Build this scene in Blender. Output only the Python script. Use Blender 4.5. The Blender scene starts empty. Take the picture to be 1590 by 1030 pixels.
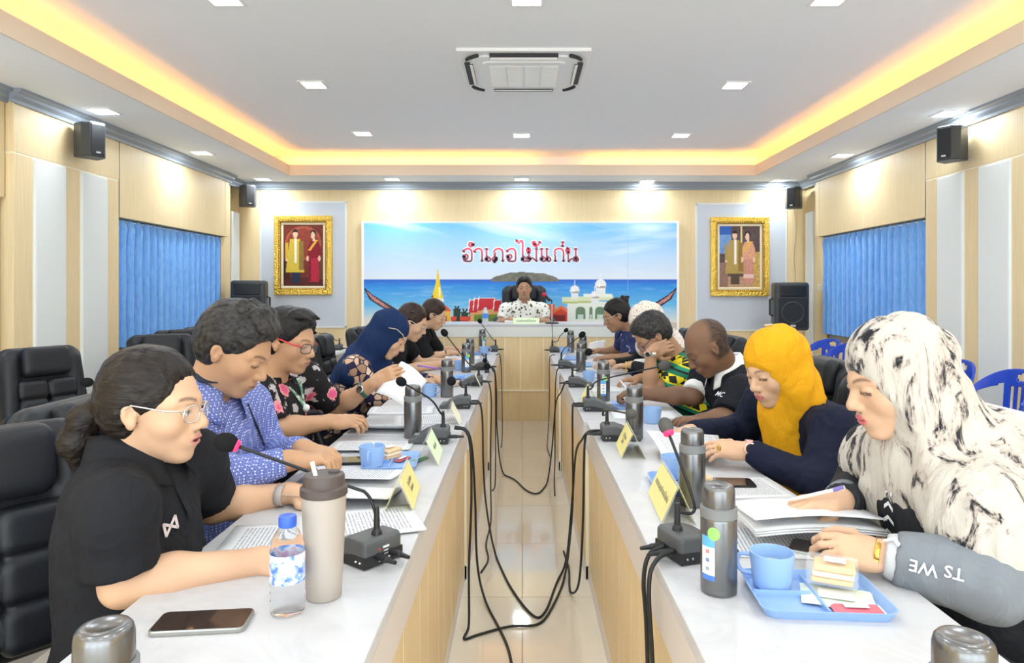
import bpy, bmesh, math, random
import numpy as np
from mathutils import Vector, Matrix, noise as mnoise

random.seed(7)
rng = np.random.default_rng(7)
scene = bpy.context.scene
COL = scene.collection
# ------------------------------------------------------------------ camera, world, exposure
F = 1060.0            # focal length in pixels of the 1590 px wide frame
VX, VY = 811.0, 452.0 # where the room's depth lines meet
HC = 1.265            # camera height
cam_d = bpy.data.cameras.new('camera')
cam = bpy.data.objects.new('camera', cam_d); COL.objects.link(cam)
cam.location = (0, 0, HC); cam.rotation_euler = (math.pi/2, 0, 0)
cam_d.sensor_width = 36; cam_d.lens = F/1590*36
cam_d.shift_x = (795-VX)/1590; cam_d.shift_y = -(515-VY)/1590
cam_d.clip_start = 0.02
scene.camera = cam
w = bpy.data.worlds.new('world'); scene.world = w; w.use_nodes = True
w.node_tree.nodes['Background'].inputs[0].default_value = (0.84, 0.94, 1, 1)
w.node_tree.nodes['Background'].inputs[1].default_value = 3.7
scene.view_settings.view_transform = 'Standard'
scene.view_settings.look = 'None'
scene.view_settings.exposure = EXPOSURE = 0.6
scene.view_settings.gamma = 1
scene.view_settings.use_curve_mapping = False
LAMP_W = 5.0         # watts of one downlight
COVE_E = 15          # strength of the cove strip
try:
    scene.cycles.max_bounces = 10; scene.cycles.diffuse_bounces = 6; scene.cycles.transparent_max_bounces = 12
    scene.cycles.sample_clamp_indirect = 6
except Exception: pass

# ------------------------------------------------------------------ helpers
def W(px, py, y):     # a point at depth y whose picture is (px, py)
    return Vector(((px-VX)*y/F, y, HC-(py-VY)*y/F))
TZ = 0.695
def T(px, py, z=TZ):  # a point lying on the horizontal plane z
    y = F*(HC-z)/(py-VY)
    return Vector(((px-VX)*y/F, y, z))

MATS = {}
def mat(name, col=(.8,.8,.8), rough=.5, metal=0., spec=.5, trans=0., ior=1.45, emit=None, estr=0., alpha=1., coat=0., sss=0., sheen=0.):
    if name in MATS: return MATS[name]
    m = bpy.data.materials.new(name); m.use_nodes = True
    b = m.node_tree.nodes['Principled BSDF']
    b.inputs['Base Color'].default_value = (*col[:3], 1)
    b.inputs['Roughness'].default_value = rough; b.inputs['Metallic'].default_value = metal
    b.inputs['Specular IOR Level'].default_value = spec
    b.inputs['Transmission Weight'].default_value = trans; b.inputs['IOR'].default_value = ior
    b.inputs['Alpha'].default_value = alpha; b.inputs['Coat Weight'].default_value = coat
    b.inputs['Sheen Weight'].default_value = sheen
    if emit: b.inputs['Emission Color'].default_value = (*emit, 1); b.inputs['Emission Strength'].default_value = estr
    m.diffuse_color = (*col[:3], 1)
    MATS[name] = m
    return m
class N:   # tiny node helper on a material
    def __init__(s, m): s.t = m.node_tree; s.b = s.t.nodes['Principled BSDF']
    def n(s, typ, **kw):
        nd = s.t.nodes.new(typ)
        for k, v in kw.items():
            if k in nd.inputs.keys() if isinstance(k, str) else False: nd.inputs[k].default_value = v
            else: setattr(nd, k, v)
        return nd
    def l(s, a, b): s.t.links.new(a, b)
    def coords(s, which='Object', scale=(1,1,1), rot=(0,0,0), loc=(0,0,0)):
        tc = s.n('ShaderNodeTexCoord'); mp = s.n('ShaderNodeMapping')
        mp.inputs['Scale'].default_value = scale; mp.inputs['Rotation'].default_value = rot; mp.inputs['Location'].default_value = loc
        s.l(tc.outputs[which], mp.inputs['Vector']); return mp.outputs['Vector']
    def noise(s, vec, scale, detail=2., rough=.5, dist=0.):
        nd = s.n('ShaderNodeTexNoise'); nd.inputs['Scale'].default_value = scale; nd.inputs['Detail'].default_value = detail
        nd.inputs['Roughness'].default_value = rough; nd.inputs['Distortion'].default_value = dist
        s.l(vec, nd.inputs['Vector']); return nd.outputs['Fac']
    def vor(s, vec, scale, feature='F1', out='Distance', rand=1.):
        nd = s.n('ShaderNodeTexVoronoi', feature=feature); nd.inputs['Scale'].default_value = scale; nd.inputs['Randomness'].default_value = rand
        s.l(vec, nd.inputs['Vector']); return nd.outputs[out]
    def ramp(s, fac, stops, interp='LINEAR'):
        r = s.n('ShaderNodeValToRGB'); r.color_ramp.interpolation = interp
        e = r.color_ramp.elements
        while len(e) < len(stops): e.new(.5)
        for i, (p, c) in enumerate(stops):
            e[i].position = p; e[i].color = (*c[:3], 1) if len(c) >= 3 else (c[0], c[0], c[0], 1)
        s.l(fac, r.inputs[0]); return r.outputs[0]
    def mix(s, fac, a, b, blend='MIX'):
        m = s.n('ShaderNodeMix', data_type='RGBA', blend_type=blend)
        for sock, v in ((m.inputs[0], fac), (m.inputs[6], a), (m.inputs[7], b)):
            if hasattr(v, 'is_output'): s.l(v, sock)
            elif isinstance(v, (int, float)): sock.default_value = v
            else: sock.default_value = (*v[:3], 1)
        return m.outputs[2]
    def math(s, op, a, b=0.):
        m = s.n('ShaderNodeMath', operation=op)
        for i, v in enumerate((a, b)):
            if hasattr(v, 'is_output'): s.l(v, m.inputs[i])
            else: m.inputs[i].default_value = v
        return m.outputs[0]
    def col(s, c): s.l(c, s.b.inputs['Base Color'])
    def bump(s, h, strength=.3, dist=.01):
        b = s.n('ShaderNodeBump'); b.inputs['Strength'].default_value = strength; b.inputs['Distance'].default_value = dist
        s.l(h, b.inputs['Height']); s.l(b.outputs[0], s.b.inputs['Normal'])

def link(o, parent=None):
    COL.objects.link(o)
    if parent is not None: o.parent = parent
    return o
def mesh_obj(name, verts, faces, m, parent=None, loc=(0,0,0), smooth=False, sharp=None):
    me = bpy.data.meshes.new(name)
    me.from_pydata([tuple(v) for v in verts], [], [tuple(f) for f in faces])
    me.update()
    return finish(name, me, m, parent, loc, smooth, sharp)
def finish(name, me, m, parent=None, loc=(0,0,0), smooth=False, sharp=None):
    for mm in (m if isinstance(m, (list, tuple)) else [m]): me.materials.append(mm)
    if smooth: me.polygons.foreach_set('use_smooth', [True]*len(me.polygons))
    if sharp: 
        try: me.set_sharp_from_angle(angle=math.radians(sharp))
        except Exception: pass
    o = bpy.data.objects.new(name, me); o.location = loc
    return link(o, parent)
class MB:  # collects shapes for one mesh
    def __init__(s): s.v = []; s.f = []; s.mi = []
    def add(s, vs, fs, mi=0):
        n = len(s.v); s.v += [tuple(v) for v in vs]
        s.f += [tuple(i+n for i in f) for f in fs]; s.mi += [mi]*len(fs); return s
    def box(s, c, d, rz=0., rot=None, bev=0., mi=0):
        x, y, z = d[0]/2, d[1]/2, d[2]/2
        R = rot if rot is not None else Matrix.Rotation(rz, 3, 'Z')
        C = Vector(c)
        if bev <= 0:
            vs = [C+R@Vector((a*x, b*y, e*z)) for a in (-1,1) for b in (-1,1) for e in (-1,1)]
            fs = [(0,1,3,2),(4,6,7,5),(0,4,5,1),(2,3,7,6),(0,2,6,4),(1,5,7,3)]
            return s.add(vs, fs, mi)
        bm = bmesh.new(); bmesh.ops.create_cube(bm, size=1)
        for v in bm.verts: v.co = Vector((v.co.x*2*x, v.co.y*2*y, v.co.z*2*z))
        bmesh.ops.bevel(bm, geom=bm.edges[:], offset=min(bev, .49*min(d)), segments=2, affect='EDGES', profile=.5)
        bm.verts.index_update()
        vs = [C+R@v.co for v in bm.verts]; fs = [[v.index for v in f.verts] for f in bm.faces]; bm.free()
        return s.add(vs, fs, mi)
    def prism(s, pts, axis, a, b, mi=0, org=(0,0,0), rot=None):
        # extrude 2-D outline between a and b; axis 'x': pts are (y,z); 'y': (x,z); 'z': (x,y)
        def p3(p, t): return {'x': (t,p[0],p[1]), 'y': (p[0],t,p[1]), 'z': (p[0],p[1],t)}[axis]
        n = len(pts); R = rot or Matrix.Identity(3); O = Vector(org)
        vs = [O+R@Vector(p3(p, a)) for p in pts]+[O+R@Vector(p3(p, b)) for p in pts]
        fs = [tuple(range(n)), tuple(range(2*n-1, n-1, -1))]+[(i, i+n, (i+1)%n+n, (i+1)%n) for i in range(n)]
        return s.add(vs, fs, mi)
    def lathe(s, prof, c=(0,0,0), seg=24, mi=0, rot=None, close=True):
        R = rot or Matrix.Identity(3); C = Vector(c); vs = []; fs = []
        for r, z in prof:
            for i in range(seg):
                t = 2*math.pi*i/seg; vs.append(C+R@Vector((r*math.cos(t), r*math.sin(t), z)))
        for j in range(len(prof)-1):
            for i in range(seg):
                k = (i+1) % seg; fs.append((j*seg+i, j*seg+k, (j+1)*seg+k, (j+1)*seg+i))
        if close:
            fs.append(tuple(range(seg-1, -1, -1))); n = (len(prof)-1)*seg; fs.append(tuple(range(n, n+seg)))
        return s.add(vs, fs, mi)
    def tube(s, pts, r, seg=8, mi=0, cap=True):
        pts = [Vector(p) for p in pts]; n = len(pts); vs = []; fs = []
        up = Vector((0.13, 0.21, 1)).normalized(); prev = None
        for i, p in enumerate(pts):
            t = (pts[min(i+1, n-1)]-pts[max(i-1, 0)])
            t = t.normalized() if t.length > 1e-9 else Vector((0,0,1))
            if prev is None:
                u = t.cross(up); u = u.normalized() if u.length > 1e-4 else Vector((1,0,0))
            else:
                u = prev-t*prev.dot(t); u = u.normalized() if u.length > 1e-6 else prev
            prev = u; v = t.cross(u)
            rr = r[i] if isinstance(r, (list, tuple)) else r
            for k in range(seg):
                a = 2*math.pi*k/seg; vs.append(p+(u*math.cos(a)+v*math.sin(a))*rr)
        for i in range(n-1):
            for k in range(seg):
                k2 = (k+1) % seg; fs.append((i*seg+k, i*seg+k2, (i+1)*seg+k2, (i+1)*seg+k))
        if cap: fs.append(tuple(range(seg-1,-1,-1))); fs.append(tuple(range((n-1)*seg, n*seg)))
        return s.add(vs, fs, mi)
    def ball(s, c, r, seg=16, rings=10, mi=0, rot=None):
        r = r if isinstance(r, (tuple, list)) else (r, r, r); R = rot or Matrix.Identity(3); C = Vector(c)
        vs = [C+R@Vector((0,0,-r[2]))]; fs = []
        for j in range(1, rings):
            a = -math.pi/2+math.pi*j/rings
            for i in range(seg):
                t = 2*math.pi*i/seg; vs.append(C+R@Vector((r[0]*math.cos(a)*math.cos(t), r[1]*math.cos(a)*math.sin(t), r[2]*math.sin(a))))
        vs.append(C+R@Vector((0,0,r[2]))); L = len(vs)-1
        for i in range(seg):
            k = (i+1) % seg; fs.append((0, 1+k, 1+i)); fs.append((L, L-seg+i, L-seg+k))
            for j in range(rings-2): fs.append((1+j*seg+i, 1+j*seg+k, 1+(j+1)*seg+k, 1+(j+1)*seg+i))
        return s.add(vs, fs, mi)
    def grid(s, fn, nu, nv, mi=0):
        vs = [fn(i/nu, j/nv) for j in range(nv+1) for i in range(nu+1)]
        fs = [(j*(nu+1)+i, j*(nu+1)+i+1, (j+1)*(nu+1)+i+1, (j+1)*(nu+1)+i) for j in range(nv) for i in range(nu)]
        return s.add(vs, fs, mi)
    def build(s, name, m, parent=None, loc=(0,0,0), smooth=False, sharp=None):
        o = mesh_obj(name, s.v, s.f, m, parent, loc, smooth, sharp)
        if any(s.mi): o.data.polygons.foreach_set('material_index', s.mi)
        return o
def tag(o, label=None, cat=None, group=None, kind=None):
    if label: o['label'] = label
    if cat: o['category'] = cat
    if group: o['group'] = group
    if kind: o['kind'] = kind
    return o
def thing(name, label, cat, loc=(0,0,0), rz=0., group=None):
    o = bpy.data.objects.new(name, None); o.location = loc; o.rotation_euler = (0,0,rz); o.empty_display_size = .05
    link(o); return tag(o, label, cat, group)
def copy_tree(o, parent=None):
    c = o.copy(); link(c, parent)
    for ch in list(o.children): copy_tree(ch, c)
    return c
def bez(pts, n=8):    # Catmull-Rom through points
    P = [Vector(p) for p in pts]; P = [P[0]*2-P[1]]+P+[P[-1]*2-P[-2]]; out = []
    for i in range(1, len(P)-2):
        for k in range(n):
            t = k/n; a, b, c, d = P[i-1], P[i], P[i+1], P[i+2]
            out.append(.5*((2*b)+(c-a)*t+(2*a-5*b+4*c-d)*t*t+(3*b-a-3*c+d)*t**3))
    out.append(P[-2]); return out
def solid(o, th, offset=-1.):
    md = o.modifiers.new('solid', 'SOLIDIFY'); md.thickness = th; md.offset = offset; return o
def subsurf(o, lv=2):
    md = o.modifiers.new('sub', 'SUBSURF'); md.levels = lv; md.render_levels = lv; return o
def bevel(o, wd, seg=2):
    md = o.modifiers.new('bevel', 'BEVEL'); md.width = wd; md.segments = seg; md.limit_method = 'ANGLE'; md.angle_limit = math.radians(40); return o

# ------------------------------------------------------------------ signed-distance modelling
def xf(R, c):  # world -> local
    R = np.array(R, dtype=np.float32); c = np.array(c, dtype=np.float32)
    return lambda P: (P-c) @ R
class SDF:
    def __init__(s): s.p = []
    def _add(s, fn, lo, hi, op, k): s.p.append((fn, np.array(lo, np.float32), np.array(hi, np.float32), op, k)); return s
    def cone(s, a, b, r1, r2=None, k=.02, op='u'):
        r2 = r1 if r2 is None else r2
        a = np.array(a, np.float32); b = np.array(b, np.float32); ba = b-a; L = max(float(ba@ba), 1e-9)
        def fn(P):
            pa = P-a; t = np.clip((pa@ba)/L, 0, 1)
            return np.linalg.norm(pa-t[:,None]*ba, axis=1)-(r1+(r2-r1)*t)
        r = max(r1, r2); return s._add(fn, np.minimum(a, b)-r, np.maximum(a, b)+r, op, k)
    def chain(s, pts, rs, k=.01, op='u'):
        for i in range(len(pts)-1): s.cone(pts[i], pts[i+1], rs[i], rs[i+1], k, op)
        return s
    def ell(s, c, r, R=None, k=.02, op='u'):
        R = np.eye(3, dtype=np.float32) if R is None else np.array(R, np.float32)
        c = np.array(c, np.float32); r = np.array(r, np.float32)
        def fn(P):
            q = (P-c)@R; k0 = np.linalg.norm(q/r, axis=1); k1 = np.linalg.norm(q/(r*r), axis=1)
            return k0*(k0-1)/np.maximum(k1, 1e-6)
        e = np.abs(R)@r; return s._add(fn, c-e, c+e, op, k)
    def box(s, c, d, R=None, rad=.01, k=.01, op='u'):
        R = np.eye(3, dtype=np.float32) if R is None else np.array(R, np.float32)
        c = np.array(c, np.float32); hd = np.array(d, np.float32)/2-rad
        def fn(P):
            q = np.abs((P-c)@R)-hd
            return np.linalg.norm(np.maximum(q, 0), axis=1)+np.minimum(q.max(axis=1), 0)-rad
        e = np.abs(R)@(hd+rad); return s._add(fn, c-e, c+e, op, k)
    def cut(s, n, o, k=.005):   # remove everything on the side n points to
        n = np.array(n, np.float32); n = n/np.linalg.norm(n); o = np.array(o, np.float32)
        return s._add(lambda P: -((P-o)@n), [-1e3]*3, [1e3]*3, 's', k)
    def mesh(s, h, relax=0):
        un = [p for p in s.p if p[3] == 'u']
        lo = np.min([p[1]-p[4]*.3 for p in un], axis=0)-3*h; hi = np.max([p[2]+p[4]*.3 for p in un], axis=0)+3*h
        B = 8; nb = np.ceil((hi-lo)/(h*B)).astype(int)+1; n = nb*B
        bi = np.stack(np.meshgrid(*[np.arange(x) for x in nb], indexing='ij'), -1).reshape(-1, 3)
        bc = (lo+(bi*B+(B-1)/2)*h).astype(np.float32)
        def ev(P, D, sel=None):
            for fn, plo, phi, op, k in s.p:
                d = fn(P if sel is None else P[sel]).astype(np.float32)
            return D
        D = np.full(len(bc), 1e3, np.float32)
        for fn, plo, phi, op, k in s.p:
            d = fn(bc).astype(np.float32); D = np.minimum(D, d) if op == 'u' else np.maximum(D, -d)
        half = B*h*.5*1.75
        act = np.abs(D) < half*1.25+.015
        ab = bi[act]; m = len(ab)
        off = np.stack(np.meshgrid(*[np.arange(B)]*3, indexing='ij'), -1).reshape(-1, 3)
        P = (lo+(ab[:,None,:]*B+off[None])*h).astype(np.float32)   # m,512,3
        V = np.full((m, B**3), .5, np.float32)
        blo = P[:,0]; bhi = P[:,-1]
        for fn, plo, phi, op, k in s.p:
            mg = k+3*h
            sel = np.nonzero(np.all((bhi > plo-mg) & (blo < phi+mg), axis=1))[0]
            if not len(sel): continue
            d = fn(P[sel].reshape(-1, 3)).astype(np.float32).reshape(len(sel), -1); a = V[sel]
            if op == 'u':
                t = np.clip(.5+.5*(a-d)/k, 0, 1); V[sel] = a+(d-a)*t-k*t*(1-t)
            else:
                d = -d; t = np.clip(.5-.5*(a-d)/k, 0, 1); V[sel] = a+(d-a)*t+k*t*(1-t)
        G = np.full(tuple(nb)+(B, B, B), .5, np.float32)
        sg = np.where(D < 0, -.5, .5).astype(np.float32).reshape(tuple(nb)); G[...] = sg[..., None, None, None]
        G[ab[:,0], ab[:,1], ab[:,2]] = V.reshape(m, B, B, B)
        G = G.transpose(0, 3, 1, 4, 2, 5).reshape(tuple(n))
        G = np.clip(G, -4*h, 4*h)
        S = G < 0
        ny, nz = n[1], n[2]; st = np.array([ny*nz, nz, 1])
        cid = []; cpt = []; quads = []
        for ax in range(3):
            sl0 = [slice(None)]*3; sl1 = [slice(None)]*3; sl0[ax] = slice(0, -1); sl1[ax] = slice(1, None)
            X = np.argwhere(S[tuple(sl0)] != S[tuple(sl1)])
            if not len(X): continue
            X = X[np.all(X > 0, axis=1) & np.all(X < n-1, axis=1)]
            X1 = X.copy(); X1[:, ax] += 1
            a = G[X[:,0], X[:,1], X[:,2]]; b = G[X1[:,0], X1[:,1], X1[:,2]]
            t = a/(a-b); pt = X.astype(np.float64); pt[:, ax] += t
            u, v = (ax+1) % 3, (ax+2) % 3; base = X@st
            q = np.stack([base, base-st[u], base-st[u]-st[v], base-st[v]], 1)
            fl = a > 0; q[fl] = q[fl][:, ::-1]
            for c in range(4): cid.append(q[:, c]); cpt.append(pt)
            quads.append(q)
        Q = np.concatenate(quads); ids = np.concatenate(cid); pts = np.concatenate(cpt)
        uq, inv = np.unique(ids, return_inverse=True); cnt = np.bincount(inv)
        vs = np.stack([np.bincount(inv, pts[:, c])/cnt for c in range(3)], 1)*h+lo
        Q = np.searchsorted(uq, Q)
        for _ in range(relax):
            e0 = np.concatenate([Q[:,0], Q[:,1], Q[:,2], Q[:,3]]); e1 = np.concatenate([Q[:,1], Q[:,2], Q[:,3], Q[:,0]])
            dg = np.bincount(e0, minlength=len(vs)); 
            av = np.stack([np.bincount(e0, vs[e1][:, c], minlength=len(vs)) for c in range(3)], 1)/np.maximum(dg, 1)[:, None]
            vs = vs*.5+av*.5
        return vs, Q
def np_mesh(name, vs, Q, m, parent=None, org=(0,0,0), color=None, disp=None):
    vs = np.asarray(vs, np.float64)
    if disp is not None:
        a = vs[Q[:,0]]; b = vs[Q[:,1]]; c = vs[Q[:,2]]; d = vs[Q[:,3]]; fnm = np.cross(c-a, d-b)
        vn = np.zeros_like(vs)
        for k in range(4):
            for ax in range(3): vn[:, ax] += np.bincount(Q[:, k], fnm[:, ax], minlength=len(vs))
        vn /= np.maximum(np.linalg.norm(vn, axis=1), 1e-9)[:, None]
        vs = vs+vn*disp(vs)[:, None]
    col = color(vs) if color is not None else None
    me = bpy.data.meshes.new(name)
    lv = (vs-np.array(org)).astype(np.float32)
    me.vertices.add(len(lv)); me.vertices.foreach_set('co', lv.ravel())
    me.loops.add(Q.size); me.loops.foreach_set('vertex_index', Q.ravel().astype(np.int32))
    me.polygons.add(len(Q)); me.polygons.foreach_set('loop_start', np.arange(0, Q.size, 4, dtype=np.int32))
    try: me.polygons.foreach_set('loop_total', np.full(len(Q), 4, np.int32))
    except Exception: pass
    me.update(calc_edges=True); me.validate()
    if col is not None:
        at = me.color_attributes.new('Col', 'FLOAT_COLOR', 'POINT')
        c4 = np.ones((len(lv), 4), np.float32); c4[:, :3] = col; at.data.foreach_set('color', c4.ravel())
    return finish(name, me, m, parent, smooth=True)
def vnoise(vs, scale, seed=0.):   # cheap smooth noise -1..1, scale may be a 3-vector
    q = vs*np.asarray(scale)+seed*7.31
    return np.array([mnoise.noise((x, y, z)) for x, y, z in q])
# ------------------------------------------------------------------ materials of the room
def wood(name, c1, c2, scale=(60,60,2.2), rough=.5):
    m = mat(name, c1, rough, spec=.4); n = N(m); v = n.coords('Object', scale)
    a = n.noise(v, 1.6, 5, .6); n.col(n.ramp(a, [(.3, c1), (.7, c2)])); return m
M_LAM = wood('wall_laminate', (.74,.57,.325), (.81,.66,.405))
M_TAB = wood('table_laminate', (.68,.51,.29), (.75,.60,.37), (50,50,1.6))
M_GROOVE = mat('groove_cream', (.93,.86,.68), .5)
M_WHITE = mat('white_board', (.74,.77,.76), .5)
M_PANEL = mat('pale_blue_panel', (.58,.63,.72), .5)
M_CEIL = mat('ceiling_paint', (.88,.91,.95), .8, spec=.2)
M_FASCIA = mat('fascia_paint', (.74,.63,.50), .6)
M_CROWN = mat('grey_moulding', (.30,.34,.40), .3)
M_TILE = mat('polished_tile', (.80,.71,.58), .06, spec=.6)
n = N(M_TILE); v = n.coords('Object', (1,1,1)); n.col(n.ramp(n.noise(v, 1.4, 6, .65, 1.2), [(.25, (.68,.60,.49)), (.75, (.76,.69,.58))]))
M_GROUT = mat('grout', (.62,.55,.45), .8)
M_TOP = mat('white_table_top', (.90,.90,.92), .3, spec=.3)
n = N(M_TOP); v = n.coords('Object', (1,1,1)); n.col(n.ramp(n.noise(v, 3.5, 8, .7, 2.), [(.30, (.50,.50,.53)), (.52, (.575,.575,.60)), (1, (.585,.585,.61))]))
M_BAND = mat('table_edge_band', (.66,.61,.58), .35)
M_LAMP = mat('lamp_diffuser', (1,1,1), .5, emit=(1,.98,.94), estr=6)
M_TRIMW = mat('white_plastic', (.86,.87,.88), .4)
M_DARK = mat('dark_gap', (.03,.03,.035), .6)
M_BLACK = mat('black_plastic', (.018,.018,.02), .42)
M_LED = mat('orange_led', (1,.5,.1), .5, emit=(1,.40,.05), estr=COVE_E)
M_STEEL = mat('steel', (.62,.63,.65), .25, 1.)

XW = 3.40; XP = 3.28; YB = 8.185; YR = -2.6; ZS = 2.563; ZU = 2.805
TX = 2.605; TYB = 7.60; TYF = -1.6; LIP = .105; REC = .24
# ------------------------------------------------------------------ floor of polished tiles
fl = MB().box((0, (YB+YR)/2, -.06), (2*XW+.4, YB-YR+.4, .1)).build('floor', M_GROUT); tag(fl, 'cream polished tile floor running between the tables', kind='structure')
ts = .6; tb = MB().box((0,0,0), (ts-.003, ts-.003, .02)); tile0 = None
for i in range(-6, 6):
    for j in range(18):
        c = (i*ts+ts/2, YR+.02+j*ts+ts/2, -.01)
        if tile0 is None: tile0 = tb.build('tile', M_TILE, fl, c)
        else: t = tile0.copy(); link(t, fl); t.location = c
# ------------------------------------------------------------------ ceiling: soffit ring, raised tray, cove
cb = MB()
cb.box((0, (YB+YR)/2, ZU+.05), (2*XW+.4, YB-YR+.4, .1))
cb.box((0, (TYB+REC+.35), (ZS+ZU)/2), (2*XW, .02, ZU-ZS)) if False else None
ceil = cb.build('ceiling', M_CEIL); tag(ceil, 'white ceiling raised in the middle', kind='structure')
sb = MB(); th = .03
for s in (-1, 1): sb.box((s*(TX+XW+.1)/2, (YB+YR)/2, ZS+th/2), (XW+.1-TX, YB-YR, th))
sb.box((0, (TYB+YB)/2, ZS+th/2), (2*TX, YB-TYB, th)); sb.box((0, (TYF+YR)/2, ZS+th/2), (2*TX, TYF-YR, th))
# cove back walls
for s in (-1, 1): sb.box((s*(TX+REC+.02), (TYB+TYF)/2, (ZS+ZU)/2+.01), (.04, TYB-TYF+2*REC, ZU-ZS-.02))
sb.box((0, TYB+REC+.02, (ZS+ZU)/2+.01), (2*TX+2*REC, .04, ZU-ZS-.02)); sb.box((0, TYF-REC-.02, (ZS+ZU)/2+.01), (2*TX+2*REC, .04, ZU-ZS-.02))
so = sb.build('soffit', M_CEIL, ceil)
lb = MB(); e = .012
for s in (-1, 1): lb.box((s*(TX-e/2), (TYB+TYF)/2, ZS+LIP/2-.006), (e, TYB-TYF, LIP+.012))
lb.box((0, TYB-e/2, ZS+LIP/2-.006), (2*TX, e, LIP+.012)); lb.box((0, TYF+e/2, ZS+LIP/2-.006), (2*TX, e, LIP+.012))
tag(lb.build('trim_1', M_FASCIA), 'tan fascia board around the raised ceiling', kind='structure')
def strip(a, b):
    a = Vector(a); b = Vector(b); d = b-a
    r = thing('led_strip', '', 'light strip', (a+b)/2)
    MB().box((0,0,.004), (max(abs(d.x), .014), max(abs(d.y), .014), .008)).build('tape', M_TRIMW, r)
    MB().box((0,0,.014), (max(abs(d.x), .010), max(abs(d.y), .010), .012)).build('glow', M_LED, r)
    return r
zc = ZS+th
gx0 = (832-VX)*7.7/F; gx1 = (908-VX)*7.7/F
for a, b, lb_ in (((-TX-.09, TYF, zc), (-TX-.09, TYB+.05, zc), 'orange glowing cove strip above the left wall'),
                  ((TX+.09, TYF, zc), (TX+.09, TYB+.05, zc), 'orange glowing cove strip above the right wall'),
                  ((-TX-.05, TYB+.09, zc), (gx0, TYB+.09, zc), 'orange cove strip at the far end, left of the unlit gap'),
                  ((gx1, TYB+.09, zc), (TX+.05, TYB+.09, zc), 'orange cove strip at the far end, right of the unlit gap')):
    strip(a, b)['label'] = lb_
# ------------------------------------------------------------------ walls
def wy(px, plane=XP): return F*plane/abs(px-VX)
bw = MB().box((0, YB+.1, 1.4), (2*XW+.4, .2, 2.8)).build('wall_back', M_LAM); tag(bw, 'light wood laminate wall behind the stage', kind='structure')
rwb = MB().box((0, YR-.1, .04), (2*XW+.4, .2, .08)); rwb.box((0, YR-.1, 2.62), (2*XW+.4, .2, .36))  # wide openings added so world light fills the room from behind
for x in (-3.4, -1.7, 0, 1.7, 3.4): rwb.box((x, YR-.1, 1.3), (.16, .2, 2.5))
rw = rwb.build('wall_rear', M_LAM); tag(rw, 'light wood wall with made-up openings behind the camera that let in fill light', kind='structure')
y_a, y_b, y_c = 4.40, 5.56, 7.54
strips = [(4.40,4.575,0),(4.58,4.905,1),(4.91,5.065,0),(5.07,5.395,1),(5.40,5.555,0)]
def curtain_mat():
    m = mat('blue_curtain', (.16,.38,.80), .55, sheen=.4); n = N(m); v = n.coords('Object', (1,1,.25))
    n.col(n.ramp(n.noise(v, 60, 4, .6), [(.3, (.13,.35,.78)), (.7, (.22,.48,.90))])); return m
M_CURT = curtain_mat()
win_no = 0
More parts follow.
